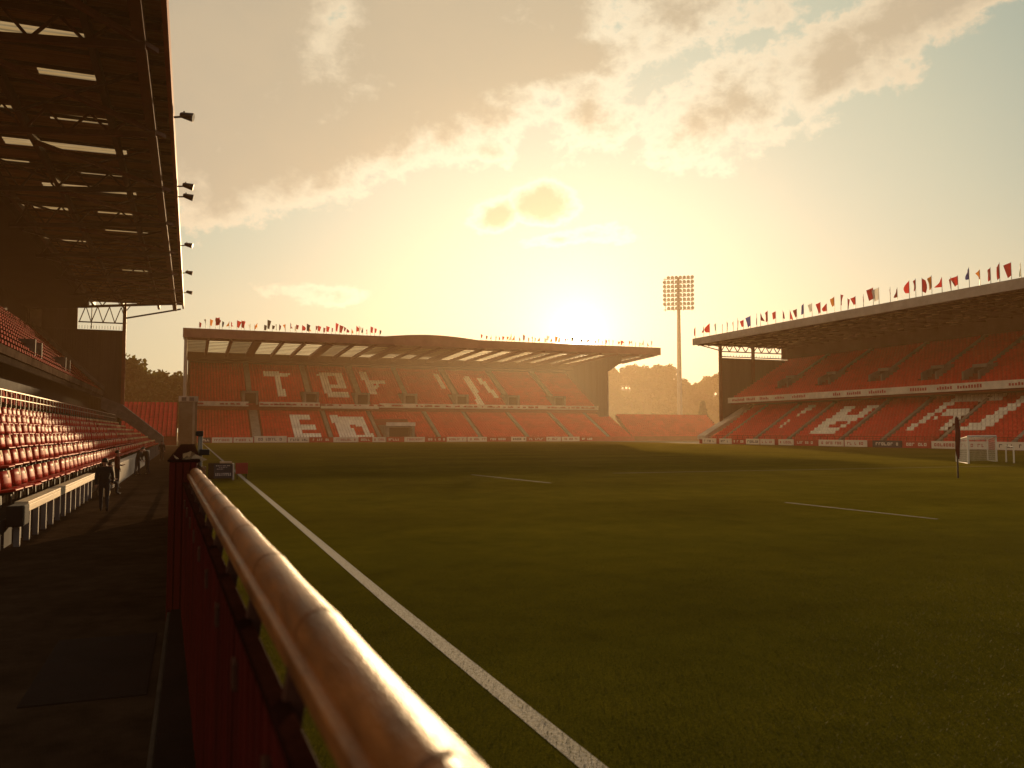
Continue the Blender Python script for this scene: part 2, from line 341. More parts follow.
# ------------------------------------------------------------------ haze: golden evening air plus an added glow
hm = bpy.data.materials.new('golden haze with added glow'); hm.use_nodes = True; hn = hm.node_tree; hn.nodes.clear()
ho = hn.nodes.new('ShaderNodeOutputMaterial'); vs = hn.nodes.new('ShaderNodeVolumeScatter')
vs.inputs['Color'].default_value = (1,.74,.42,1); vs.inputs['Density'].default_value = .00006; vs.inputs['Anisotropy'].default_value = .70
ve = hn.nodes.new('ShaderNodeEmission'); ve.inputs['Color'].default_value = (1,.36,.075,1); ve.inputs['Strength'].default_value = .00042
tch = hn.nodes.new('ShaderNodeTexCoord'); dst = hn.nodes.new('ShaderNodeVectorMath'); dst.operation = 'DISTANCE'; dst.inputs[1].default_value = (105, 235, 18)   # added emission peaks over the end stand, in place of scattered sunlight
hn.links.new(tch.outputs['Object'], dst.inputs[0]); mr = hn.nodes.new('ShaderNodeMapRange'); mr.interpolation_type = 'SMOOTHSTEP'
mr.inputs['From Min'].default_value = 110; mr.inputs['From Max'].default_value = 5; mr.inputs['To Min'].default_value = .00030; mr.inputs['To Max'].default_value = .0042
cm = hn.nodes.new('ShaderNodeMix'); cm.data_type = 'RGBA'; cm.inputs['A'].default_value = (1,.36,.075,1); cm.inputs['B'].default_value = (1,.60,.24,1)
mf = hn.nodes.new('ShaderNodeMapRange'); mf.inputs['From Min'].default_value = 110; mf.inputs['From Max'].default_value = 30
hn.links.new(dst.outputs['Value'], mf.inputs['Value']); hn.links.new(mf.outputs[0], cm.inputs['Factor']); hn.links.new(cm.outputs['Result'], ve.inputs['Color'])
hn.links.new(dst.outputs['Value'], mr.inputs['Value']); hn.links.new(mr.outputs[0], ve.inputs['Strength'])
hm.cycles.volume_step_rate = 2.0
va = hn.nodes.new('ShaderNodeAddShader'); hn.links.new(vs.outputs[0], va.inputs[0]); hn.links.new(ve.outputs[0], va.inputs[1]); hn.links.new(va.outputs[0], ho.inputs['Volume'])
HAZE = True
if HAZE:
    hz = MB().box(-420, 620, -60, 620, -2, 95).build('haze', hm); tag(hz, kind='stuff', label='thin golden evening haze with added glow hanging over the whole ground', cat='haze')

# ------------------------------------------------------------------ ground, pitch, walkway
def structure(o): o['kind'] = 'structure'; return o
structure(MB().box(-3000, 3000, -1500, 4500, -1.5, -.02).build('ground', M['earth']))
structure(MB().add([(.12,-8,0),(103.4,-8,0),(103.4,202.7,0),(.12,202.7,0)], [(0,1,2,3)]).build('pitch', M['turf']))
structure(MB().add([(-4.2,-8,.004),(-.26,-8,.004),(-.26,12,.004),(-.26,160,.004),(-4.2,160,.004)], [(0,1,2,3,4)]).build('walkway', M['asphalt']))
structure(MB().add([(-.25,-8,.003),(.14,-8,.003),(.14,160,.003),(-.25,160,.003)], [(0,1,2,3)]).build('path', M['asphalt']))
nbl = 260000                                          # turf blades close to the fence, where single blades can be seen
yy_ = 1.0 + 19*RNG.random(nbl)**1.35; xx_ = .30 + RNG.random(nbl)*(1.2+1.42*yy_)
hh = RNG.uniform(.010,.030,nbl)*np.clip((20.2-yy_)/10,0.02,1); an = RNG.uniform(0,6.283,nbl); ln = RNG.uniform(.2,.9,nbl)*hh; wd = RNG.uniform(.0016,.0034,nbl)
ca, sa = np.cos(an), np.sin(an); B0 = np.stack([xx_,yy_,np.full(nbl,.0)],-1); wv = np.stack([-sa*wd, ca*wd, 0*wd],-1); tp = B0 + np.stack([ca*ln, sa*ln, hh],-1)
Vb = np.stack([B0-wv, B0+wv, tp],1).reshape(-1,3); me = bpy.data.meshes.new('turf_blades'); me.vertices.add(len(Vb)); me.vertices.foreach_set('co', Vb.ravel())
me.loops.add(nbl*3); me.loops.foreach_set('vertex_index', np.arange(nbl*3, dtype=np.int32)); me.polygons.add(nbl); me.polygons.foreach_set('loop_start', np.arange(nbl)*3); me.polygons.foreach_set('loop_total', np.full(nbl,3)); me.update(calc_edges=True)
M['blade'] = leaf_mat('grass blade', (.046,.050,.007)); me.materials.append(M['blade'])
tag(link('grass', me), kind='stuff', label='short turf blades on the pitch beside the fence', cat='grass')
def stripe(name, pts, w, m):
    b = MB()
    for (x0,y0),(x1,y1) in zip(pts[:-1], pts[1:]):
        d = Vector((x1-x0, y1-y0, 0)).normalized(); n = Vector((-d.y, d.x, 0))*w/2
        b.add([(x0-n.x,y0-n.y,.005),(x0+n.x,y0+n.y,.005),(x1+n.x,y1+n.y,.005),(x1-n.x,y1-n.y,.005)], [(0,1,2,3)])
    return structure(b.build(name, m))
stripe('touchline_marking', [(2.98,-6),(2.78,12),(2.72,40),(2.62,80),(2.5,196)], .20, M['line'])
stripe('penalty_area_marking', [(15.4,46.5),(16.5,37.5)], .11, M['line_faint'])
stripe('goal_area_marking', [(19.75,24.2),(20.05,18.0)], .11, M['line_faint'])
stripe('goal_line_marking', [(24,45.0),(57,44.2)], .11, M['line_faint'])
structure(MB().box(-.245, -.203, -4, 12, 0, .13).build('kerb', M['kerbstone'], bevel=.012))
pl = MB().box(-1.42, -.34, 8.75, 11.35, .004, .018)
pl.build('access_plate', M['plate'], bevel=.004); tag(bpy.data.objects['access_plate'], 'dark rectangular steel plate lying flush on the walkway near the fence', 'plate')

# ------------------------------------------------------------------ near fence with rail
def railx(y): return .405 - .0285*y
fe = thing('pitch_fence', 'dark red boarded fence with a worn tubular top rail beside the pitch', 'fence', (0,0,0))
rb = MB(); fx = lambda y: railx(y) - .125
y = -.9; k = 0
while y < 12.0:                                      # vertical boards
    w = .185; z1 = 1.80; dx = random.uniform(-.002,.002)
    rb.prism([(fx(y)+dx-.02,.0),(fx(y)+dx+.02,.0),(fx(y)+dx+.02,z1),(fx(y)+dx-.02,z1)], y, y+w-.012)
    y += w; k += 1
rb.build('fence_board', M['fence_red'], fe, bevel=.004); bpy.data.objects['fence_board']['kind'] = 'structure'
del bpy.data.objects['fence_board']['kind']
MB().bar((fx(-1),-1,1.815),(fx(12),12,1.815),.055,.026).build('cap', M['cap'], fe, bevel=.006)
MB().bar((fx(-1)+.05,-1,1.66),(fx(12)+.05,12,1.66),.06,.1).bar((fx(-1)+.05,-1,.5),(fx(12)+.05,12,.5),.06,.1).build('rail_support', M['rail_dark'], fe)
MB().bar((railx(-1)-.075,-1,1.915),(railx(12.6)-.075,12.6,1.915),.05,.055).build('channel', M['rail_paint'], fe, bevel=.008)
RZ = 1.955
yj = [-1.0,.2,1.22,2.31,3.42,4.52,5.65,6.8,7.95,9.1,10.3,11.5,12.6]
tb = MB()
for a, b_ in zip(yj[:-1], yj[1:]):                   # rail tube, a slight sag and twist per length
    n = 6
    for i in range(n):
        t0, t1 = i/n, (i+1)/n; ya, yb = a+(b_-a)*t0, a+(b_-a)*t1
        sg = lambda t: -.006*math.sin(PI*t)
        tb.tube((railx(ya), ya, RZ+sg(t0)), (railx(yb), yb, RZ+sg(t1)), .068, n=32, cap=False)
tb.build('top_rail', M['rail_paint'], fe)
for yy in yj[1:-1]:
    MB().tube((railx(yy), yy-.012, RZ), (railx(yy), yy+.012, RZ), .069, n=32).build('rail_joint', M['rail_joint'], fe, bevel=.004)
for yy in [.35,1.3,2.2,3.2,4.25,5.3,6.4,7.5,8.6,9.7,10.8]:
    br = MB(); x = railx(yy)
    br.prism([(x-.15,1.62),(x-.085,1.62),(x-.045,1.91),(x-.1,1.91)], yy-.022, yy+.022)
    br.box(x-.16, x-.14, yy-.05, yy+.05, 1.58, 1.68)
    br.build('bracket', M['rail_dark'], fe, bevel=.004)
MB().box(-.2, .2, -4, 12, 0, .16).build('plinth', M['plate'], fe, bevel=.01)

# taller boarded wall that carries the fence on along the walkway
fw2 = thing('barrier_wall', 'tall dark red boarded wall continuing the fence along the walkway', 'wall', (0,12,0))
b = MB(); y = 0.
while y < 15.2:
    b.box(-.26+random.uniform(-.004,.004), .10, y, y+.19, 0, 2.10); y += .2
b.build('wall_panel', M['fence_red'], fw2, bevel=.006)
b = MB()
for k in range(4): b.box(-.26+.09*k, -.185+.09*k, -.03, -.002, .16, 2.09)
b.build('end_panel', M['fence_red'], fw2, bevel=.004)
MB().box(-.285,.125,-.02,15.3,2.102,2.13).build('coping', M['cap'], fw2, bevel=.008)
gr = thing('added_railing', 'open tubular railing added beyond the tall red wall to let low sun through', 'railing', (-.1,27.5,0))  # wall stops short; open railing added so low sun reaches the ledge
for k in range(12): MB().tube((0,k*3.,0),(0,k*3.,1.15),.04,n=8).build('post', M['steel_red'], gr)
for z in (.35,.75,1.15): MB().tube((0,0,z),(0,33,z),.035,n=8).build('rail', M['steel_red'], gr)
b = MB()                                                        # crumpled pale cloth tied on the rail end
for k in range(26):
    a = random.uniform(0, 6.28); p = Vector((-.02+random.uniform(-.1,.1), 12.3+random.uniform(-.25,.35), 1.98+random.uniform(-.28,.16)))
    u = Vector((random.uniform(-1,1),random.uniform(-1,1),random.uniform(-1,.3))).normalized()*.12; v = Vector((random.uniform(-1,1),random.uniform(-1,1),random.uniform(-1,1))).normalized()*.09
    b.add([p-u-v, p+u-v*.6, p+u*.8+v, p-u*.7+v*1.2], [(0,1,2,3)])
b.build('rail_cloth', M['wood']); tag(bpy.data.objects['rail_cloth'], 'crumpled pale cloth wrapped round the end of the fence rail', 'cloth')

cp = thing('camera_post', 'slim grey post with a small black box fixed behind the fence rail', 'post', (.17,17.0,0))
MB().tube((0,0,0),(0,0,2.42),.045,n=10).build('post', M['galv'], cp)
MB().box(-.02,.17,-.1,.1,2.06,2.17).build('camera_box', M['black'], cp, bevel=.01)
MB().box(-.09,.05,-.08,.08,2.42,2.52).tube((-.02,-.08,2.47),(-.02,-.16,2.47),.04,n=12).build('camera_head', M['black'], cp, bevel=.01)

# screen box beside the touchline
sb = thing('pitchside_monitor', 'boxy monitor cabinet standing on the grass just behind the touchline', 'monitor', (1.1,45.9,0))
MB().box(-.22,.95,.2,.95,.06,.86).build('cabinet', M['concrete_dark'], sb, bevel=.02)
MB().prism([(0,.1),(.03,.1),(.2,.82),(.17,.82)], .05, .98, axis='x').build('screen', M['dark_board'], sb)
b = MB()
for r_, (z, w0, w1) in enumerate([(.72,.15,.9),(.64,.3,.75),(.55,.2,.55),(.30,.12,.9),(.22,.12,.9)]):
    yq = .0 + (z-.1)*.236 - .012
    for x in np.arange(w0, w1-.05, .09): b.box(x, x+random.uniform(.03,.07), yq, yq+.006, z, z+(.04 if r_<3 else .07))
b.build('lettering', M['ink_white'], sb)
MB().box(.98,1.05,.0,.9,0,.85).build('white_post', M['white_paint'], sb)
MB().prism([(.2,.86),(.95,.86),(.8,.95),(.35,.95)], .35, .95, axis='x').build('cover', M['wood'], sb)
rbd = thing('red_sign_board', 'small red board on short legs beside the monitor cabinet', 'board', (2.25,46.5,0))
MB().box(0,.62,0,.05,.28,.86).build('panel', M['red_board'], rbd, bevel=.01)
for x in (.06,.52): MB().box(x,x+.04,.06,.1,0,.8).build('leg', M['black'], rbd)
wbx = thing('timber_crate', 'low timber crate on the grass on the fence side of the monitor', 'crate', (.28,46.6,0))
MB().box(0,.5,0,.6,0,.04).build('base', M['wood'], wbx)
for (a0,a1,c0,c1) in [(0,.5,0,.04),(0,.5,.56,.6),(0,.04,.041,.559),(.46,.5,.041,.559)]:
    b = MB()
    for k in range(3): b.box(a0,a1,c0,c1,.05+.22*k,.24+.22*k)
    b.build('side', M['wood'], wbx, bevel=.005)

# ------------------------------------------------------------------ seats
def tpl(boxes):
    vs, fs, mi = [], [], []
    for (x0,x1,y0,y1,z0,z1,tilt,m) in boxes:
        b0 = len(vs)
        for (x,y_,z) in [(x0,y0,z0),(x1,y0,z0),(x1,y1,z0),(x0,y1,z0),(x0,y0,z1),(x1,y0,z1),(x1,y1,z1),(x0,y1,z1)]:
            vs.append((x - tilt*(z-z0), y_, z))
        fs += [[b0+i for i in f] for f in [(4,5,6,7),(0,1,5,4),(1,2,6,5),(2,3,7,6),(3,0,4,7)]]; mi += [m]*5
    return np.array(vs, float), np.array(fs), np.array(mi)
def seat_mass(name, template, places, mats, parent=None):
    """places: (x,y,z,rz,scale,material offset)"""
    tv, tf, tm = template; n = len(places); P = np.array(places, float)
    c, s_ = np.cos(P[:,3])[:,None], np.sin(P[:,3])[:,None]
    x = (tv[:,0][None]*c - tv[:,1][None]*s_)*P[:,4][:,None] + P[:,0][:,None]
    y_ = (tv[:,0][None]*s_ + tv[:,1][None]*c)*P[:,4][:,None] + P[:,1][:,None]
    z = tv[:,2][None]*P[:,4][:,None] + P[:,2][:,None]
    V = np.stack([x,y_,z], -1).reshape(-1,3)
    Fc = (tf[None] + (np.arange(n)*len(tv))[:,None,None]).reshape(-1,4)
    mi = (tm[None] + P[:,5].astype(int)[:,None]).reshape(-1)
    me = bpy.data.meshes.new(name); me.vertices.add(len(V)); me.vertices.foreach_set('co', V.ravel())
    me.loops.add(len(Fc)*4); me.loops.foreach_set('vertex_index', Fc.ravel().astype(np.int32))
    me.polygons.add(len(Fc)); me.polygons.foreach_set('loop_start', np.arange(len(Fc))*4); me.polygons.foreach_set('loop_total', np.full(len(Fc),4))
    for m in mats: me.materials.append(m)
    me.polygons.foreach_set('material_index', mi.astype(np.int32)); me.update(calc_edges=True); me.validate()
    return link(name, me, parent)
FAR_SEAT = tpl([(-.20,-.13,-.31,.31,.24,.88,.16,0), (-.13,.18,-.29,.29,.36,.44,0,0)])
NEAR_MASS = tpl([(-.2,-.1,-.5,.5,.42,.60,.15,0), (-.235,-.137,-.26,.26,.72,.885,.15,1), (-.22,-.137,-.47,.47,.60,.875,.15,0), (-.1,.3,-.46,.46,.36,.46,0,0)])  # second box is the painted sun highlight
NEAR_RED = tpl([(-.2,-.1,-.5,.5,.42,.88,.15,0), (-.1,.3,-.46,.46,.36,.46,0,0)])
def inpoly(p, poly):
    x, y_ = p; r_ = False; n = len(poly)
    for i in range(n):
        (x0,y0),(x1,y1) = poly[i], poly[i-1]
        if (y0 > y_) != (y1 > y_) and x < (x1-x0)*(y_-y0)/(y1-y0) + x0: r_ = not r_
    return r_
END_UP = [[(18.4,.805),(25.1,.788),(24.8,.658),(18.2,.677)],[(20.7,.75),(22.5,.754),(23.0,.189),(21.3,.186)],[(33.1,.829),(35.1,.834),(35.7,.207),(33.7,.204)],
 [(33.1,.829),(39.6,.824),(39.2,.712),(32.8,.711)],[(37.7,.791),(39.5,.796),(39.5,.404),(37.7,.401)],[(33.7,.492),(39.7,.483),(39.4,.391),(33.4,.393)],
 [(34.0,.318),(39.9,.302),(39.7,.194),(33.9,.204)],[(44.7,.858),(46.6,.863),(47.9,.288),(45.9,.285)],[(46.5,.618),(51.7,.643),(51.5,.546),(46.4,.516)],
 [(46.4,.436),(48.7,.541),(49.5,.489),(46.8,.351)],[(75.9,.794),(77.8,.798),(77.4,.058),(75.3,.056)],[(80.0,.753),(81.7,.756),(83.3,.241),(81.5,.238)],[(66.8,.874),(68.7,.879),(68.7,.468),(67.0,.465)]]
END_LO_W = [[(23.3,.747),(28.7,.734),(28.6,.568),(23.3,.582)],[(23.3,.747),(25.5,.74),(25.7,-.021),(23.2,-.021)],[(23.4,.422),(29.0,.38),(29.0,.232),(23.3,.265)],
 [(23.6,.129),(29.7,.112),(29.6,-.048),(23.6,-.037)],[(33.6,.739),(35.6,.741),(36.2,-.05),(34.1,-.049)],[(33.6,.739),(42.1,.719),(42.0,.55),(33.7,.572)],
 [(40.3,.707),(42.3,.709),(42.3,-.052),(39.6,-.051)],[(34.5,.094),(42.6,.093),(42.3,-.052),(34.5,-.049)],[(35.5,.74),(39.9,.726),(39.9,.357),(36.5,.163)]]
RT_LO = [[(135.3,.323),(135.5,.52),(132.5,.958),(135.0,.999)],[(125.2,.179),(121.8,.179),(121.2,.937),(123.9,.949)],[(119.0,.18),(118.2,.268),(115.6,.903),(118.1,.914)],
 [(124.0,.528),(123.4,.656),(116.4,.637),(116.7,.513)],[(125.2,.179),(118.2,.18),(118.1,.303),(124.9,.307)],
 [(103.6,.206),(102.3,.24),(99.3,.986),(100.3,1.096),(100.9,1.093)],[(100.3,1.082),(91.8,1.092),(91.8,.912),(100.5,.896)],[(100.6,.52),(99.4,.727),(95.5,.771),(95.4,.659),(98.6,.559)],
 [(96.5,.261),(95.3,.292),(94.9,.664),(97.0,.664)],[(92.9,.237),(93.8,.345),(91.6,.406),(88.9,.224)],[(88.9,.224),(91.6,.406),(88.4,.996),(87.2,.856)],[(87.2,.856),(88.4,.996),(87.6,1.17),(86.5,1.025)]]

def steps(q0, z0, q1, z1, n, thick=1.2):
    """closed stepped profile from (q0,z0) rising to (q1,z1)"""
    pr = [(q0, z0-thick), (q0, z0)]; dq, dz = (q1-q0)/n, (z1-z0)/n
    for i in range(n):
        pr.append((q0+dq*(i+1), z0+dz*i)); pr.append((q0+dq*(i+1), z0+dz*(i+1)))
    pr.append((q1, z0-thick) if False else (q1, z1-thick))
    return pr

# ================================================================== FAR END STAND
EX0, EX1 = -1.4, 116.0
es = thing('grandstand', 'covered two-tier grandstand across the far end of the pitch under the sun', 'grandstand', (57,205,0))
def loc(o, root):                                   # parts are modelled in world space
    o.location = -root.location; return o
def part(mb, name, m, root, bevel=0): return loc(mb.build(name, m, root, bevel), root)
NE_L, NE_U = 17, 22
part(MB().prism(steps(205.5,.9,222,8.2,NE_L), EX0+1.5, EX1, 'x'), 'lower_tier', M['terrace_red'], es)
part(MB().prism(steps(220,9.3,242,21.1,NE_U), EX0+.6, EX1-4, 'x'), 'upper_tier', M['terrace_red'], es)
part(MB().box(EX0+1.5, EX1, 205.1, 205.45, 0, 1.25), 'front_wall', M['red_board'], es)
fasc_pieces = [(EX0+.6,13.4),(16.0,31.2),(31.4,46.6),(46.8,EX1-4)]
for i,(a,b_) in enumerate(fasc_pieces):
    dz = -.35 if i==2 else 0
    part(MB().box(a,b_,219.35-(.12 if i==2 else 0),219.6,9.0+dz,10.15+dz), 'tier_fascia', M['white_board'], es)
b = MB()
for i in range(150):
    x = random.uniform(EX0+1.5, EX1-6)
    b.box(x, x+random.uniform(.3,1.0), 219.2, 219.235, 9.35, 9.35+random.uniform(.2,.45))
part(b, 'lettering', M['ink_red'], es)
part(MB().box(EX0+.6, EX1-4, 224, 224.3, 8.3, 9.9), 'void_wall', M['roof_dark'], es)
part(MB().box(EX0+.2, EX1-4, 242.1, 242.6, 0, 24.2), 'back_wall', M['concrete_dark'], es)
part(MB().box(EX0-.5, EX0+.1, 204.0, 243, 0, 25.2), 'end_wall', M['fascia_grey'], es)
part(MB().prism([(214,7),(243,7),(243,24.4),(206,24.4),(206,22),(214,20)], EX1-4, EX1-3.4, 'x'), 'end_wall', M['cladding'], es)
# roof: red fascia, beams, purlins, translucent bays
part(MB().prism([(203.0,24.2),(203.5,24.2),(203.5,26.3),(203.0,26.3)], EX0-.8, 44.6, 'x').prism([(203.0,24.2),(203.5,24.2),(203.5,26.3),(203.0,26.3)], 69, 123.5, 'x'), 'roof_fascia', M['fascia_maroon'], es)
# raised curved middle section of the roof
n = 24; vs = []
for i in range(n+1):
    x = 44.6 + (69-44.6)*i/n; t = i/n; z = 26.3 + .8*math.sin(PI*t)
    vs += [(x,203.0,24.2),(x,203.0,z),(x,243.5,z-1.3),(x,203.5,24.2)]
b = MB()
for i in range(n):
    a = 4*i; b.add([vs[a],vs[a+4],vs[a+5],vs[a+1]], [(0,1,2,3)]); b.add([vs[a+1],vs[a+5],vs[a+6],vs[a+2]], [(0,1,2,3)], 1, True); b.add([vs[a],vs[a+4],vs[a+7],vs[a+3]], [(0,1,2,3)])
part(b, 'curved_roof', [M['fascia_maroon'], M['roof_top']], es)
part(MB().prism([(203.5,24.25),(208,24.1),(208,24.3),(203.5,24.45)], EX0-.7, 123.4, 'x'), 'roof_lip', M['steel_red'], es)
def rz_(y): return 24.5 - (y-203)*.022
x = EX0 - .2; k = 0
while x < 121:
    wide = 2.0 if k % 3 == 2 else .7; pw = 4.5
    kind = 'clear2' if k in (1, 5, 13) else random.choice(['clear0','clear1','clear1','clear2'] if 2 < k < 16 else ['clear0','clear0','clear1'])
    part(MB().add([(x,208,rz_(208)),(x+pw,208,rz_(208)),(x+pw,236,rz_(236)),(x,236,rz_(236))], [(0,1,2,3)]), 'roof_panel', M[kind], es)
    part(MB().prism([(203.5,rz_(203.5)-.7),(243,rz_(243)-.9),(243,rz_(243)-.03),(203.5,rz_(203.5)-.03)], x+pw, x+pw+wide, 'x'), 'roof_beam', M['steel_red'], es)
    x += pw + wide; k += 1
for y in np.arange(209.5, 236, 3.1):
    part(MB().box(EX0-.5, 121, y, y+.2, rz_(y)-.15, rz_(y)-.03), 'purlin', M['steel'], es)
part(MB().box(EX0-.5, 121, 236, 243.4, rz_(240)-1.6, rz_(240)+.1), 'roof_soffit', M['roof_dark'], es)
part(MB().bar((EX1-3.8,205,21.6),(122.6,203.4,24.15),.28).bar((EX1-3.8,205,22.6),(EX1+2,204.2,24.1),.16), 'roof_brace', M['galv'], es)
# vomitories, aisles
def eu(v): return (220+22*v, 9.7+11.8*v)
EUA = [13.9, 29.1, 42.5, 55.5, 70.2, 85.5, 100]
for i, xx in enumerate(EUA):
    y0, z0 = eu(.03)
    vm = loc(MB().box(xx-1.9,xx-1.35,y0-.3,y0+6,z0-.6,z0+2.9).box(xx+1.35,xx+1.9,y0-.3,y0+6,z0-.6,z0+2.9).box(xx-1.35,xx+1.35,y0+.4,y0+6,z0+2.35,z0+2.9).build('vomitory', M['concrete'], es), es)
    loc(MB().box(xx-1.33,xx+1.33,y0+.5,y0+.7,z0-.5,z0+2.34).build('doorway', M['roof_dark'], vm), vm); bpy.context.view_layer.update()
    vm.children[0].location = (0,0,0)
    ya, za = eu(.30); yb, zb = eu(.99)
    part(MB().prism([(ya,za+.1),(yb,zb+.1),(yb,zb-.4),(ya,za-.4)], xx-.65, xx+.65, 'x'), 'aisle_stair', M['concrete'], es)
def elo(v): return (205.5+16.5*v, 1.3+7.3*v)
ELA = [(14.6,2.0),(32.0,.9),(44.0,.8),(59.5,.8),(70.5,.8),(84,.8),(97,.8),(108,.8)]
for xx, w in ELA:
    (ya,za),(yb,zb) = elo(0), elo(.97)
    part(MB().prism([(ya,za+.05),(yb,zb+.05),(yb,zb-.4),(ya,za-.4)], xx-w/2, xx+w/2, 'x'), 'aisle_stair', M['concrete'], es)
# tunnel mouth
tn = loc(MB().box(45.3,46.0,203.9,214,0,4.3).box(51.8,52.5,203.9,214,0,4.3).box(46.0,51.8,204.6,214,3.6,4.3).build('tunnel', M['concrete'], es), es)
for nm, mbx, mm in [('tunnel_sign', MB().box(45.2,52.6,203.6,203.88,4.0,4.9), M['white_board']), ('tunnel_doorway', MB().box(46.02,51.78,207,207.2,0,3.58), M['roof_dark'])]:
    o = mbx.build(nm, mm, tn)
bpy.context.view_layer.update()
places = []
for r_ in range(NE_L):
    y0, z0 = 205.5+16.5*(r_+.45)/NE_L, .9+7.3*r_/NE_L; v = (r_+.5)/NE_L
    if v > .96: continue
    for x in np.arange(EX0+2.0, EX1-.6, .72):
        if any(abs(x-a) < w/2+.3 for a, w in ELA) or (44.6 < x < 53.2 and v < .62): continue
        w_ = any(inpoly((x,v), p) for p in END_LO_W[:4]) or inpoly((x,v), [(33.5,.74),(42.2,.72),(42.4,-.06),(34.1,-.05)])
        if inpoly((x,v), [(37.9,.40),(40.4,.36),(40.6,.06),(38.5,.06)]): w_ = False
        places.append((x, y0, z0, -PI/2, 1, 1 if w_ else 0))
for r_ in range(NE_U):
    y0, z0 = 220+22*(r_+.45)/NE_U, 9.3+11.8*r_/NE_U; v = (r_+.5)/NE_U
    for x in np.arange(EX0+1.2, EX1-4.6, .72):
        if any(abs(x-a) < (2.1 if v < .3 else .95) for a in EUA): continue
        w_ = any(inpoly((x,v), p) for p in END_UP)
        places.append((x, y0, z0, -PI/2, 1, 1 if w_ else 0))
o = seat_mass('stadium_seating', FAR_SEAT, places, [M['seat'], M['seat_white']])
tag(o, 'rows of red seats with white letters in the stand below the sun', 'seats', kind='stuff')

# ================================================================== STAND ACROSS THE PITCH (right)
RY0, RY1 = 52.0, 157.0
rs = thing('grandstand', 'covered two-tier grandstand along the opposite side with many flags on its roof', 'grandstand', (112,105,0))
NR_L, NR_U = 13, 18
part(MB().prism(steps(105.5,.7,117.5,8.2,NR_L), RY0, RY1-3.2), 'lower_tier', M['terrace_red'], rs)
part(MB().prism(steps(113,9.8,129,19.0,NR_U), RY0, RY1-1), 'upper_tier', M['terrace_red'], rs)
part(MB().box(105.1,105.45,RY0,RY1,0,1.1), 'front_wall', M['red_board'], rs)
part(MB().prism([(104.6,.9),(104.6,1.7),(118.2,9.0),(118.2,7.4)], RY1-3.1, RY1-.1), 'end_ramp', M['concrete_light'], rs)
part(MB().box(112.35,112.6,RY0,RY1-.6,8.95,10.15), 'tier_fascia', M['white_board'], rs)
b = MB(); y = RY0+1
while y < RY1-3:
    if random.random() < .8:
        for k in range(random.randint(4,9)):
            h_ = random.uniform(.35,.6); b.box(112.27,112.31,y,y+.3,9.3,9.3+h_); y += .5
    y += random.uniform(.6,2.5)
part(b, 'lettering', M['ink_red'], rs)
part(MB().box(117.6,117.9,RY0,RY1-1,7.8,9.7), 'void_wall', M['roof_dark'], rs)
part(MB().box(129.6,130.2,RY0,RY1,0,22.6), 'back_wall', M['concrete_dark'], rs)
b = MB().prism([(110.6,5.5),(130,5.5),(130,19.2),(110.6,19.2)], RY1-.02, RY1+.2)
for i in range(64): b.box(110.7+.3*i, 110.82+.3*i, RY1-.08, RY1-.02, 5.6, 19.15)
part(b, 'end_wall', M['cladding'], rs)
part(MB().box(128,130,RY1-.02,RY1+.25,19.3,22.9), 'end_wall', M['cladding'], rs)
for xx in (110.7, 119.6): part(MB().box(xx-.3,xx+.3,RY1-.6,RY1-.1,4,22.4), 'column', M['steel_red'], rs)
b = MB().bar((110.7,RY1-.3,20.6),(128,RY1-.3,20.6),.22).bar((110.7,RY1-.3,19.45),(128,RY1-.3,19.45),.2)
for i in range(8):
    xa = 111+2.2*i; b.bar((xa,RY1-.3,20.6),(xa+1.1,RY1-.3,22.2),.16); b.bar((xa+1.1,RY1-.3,22.2),(xa+2.2,RY1-.3,20.6),.16)
for i in range(22): b.bar((111.2+.78*i,RY1-.3,19.5),(111.2+.78*i,RY1-.3,20.0),.06)
b.bar((110.7,RY1-.3,20.8),(104,RY1-.3,22.1),.2).bar((110.7,RY1-.3,21.6),(107,RY1-.3,22.2),.12)
part(b, 'end_lattice', M['steel_red'], rs)
part(MB().box(102.6,103.0,RY0-4,RY1-1.6,21.55,23.0), 'roof_fascia', M['fascia_grey'], rs)
part(MB().prism([(103.0,22.7),(131,23.3),(131,23.5),(103.0,22.95)], RY0-4, RY1-1.7), 'roof_deck', M['roof_top'], rs)
b = MB(); b.prism([(103.0,21.9),(131,22.3),(131,22.5),(103.0,22.1)], RY0-4, RY1-1.8)
part(b, 'roof_soffit', M['roof_sheet'], rs)
for i in range(22):
    y = RY0-2+5.0*i
    part(MB().prism([(103.2,21.6),(129.6,21.7),(129.6,22.25),(103.2,21.88)], y, y+.3), 'roof_beam', M['steel'], rs)
for i in range(9):
    xx = 105+2.7*i
    part(MB().box(xx,xx+.2,RY0-4,RY1,21.66,21.95+.016*(xx-103)), 'purlin', M['steel'], rs)
sl0 = None                                           # small strip lamps fixed below the soffit
for i in range(96):
    xx = random.uniform(104,124); y = random.uniform(RY0+18,RY1-6)
    if sl0 is None: o = MB().box(0,.16,0,1.2,0,.1).build('strip_lamp', M['concrete_light'], rs); sl0 = o.data
    else: o = link('strip_lamp', sl0, rs)
    o.location = Vector((xx,y,21.5)) - rs.location
RUA = [(143,.33),(130.8,.33),(117,.30),(104.5,.25),(95.8,.2),(80,.25),(66,.25)]
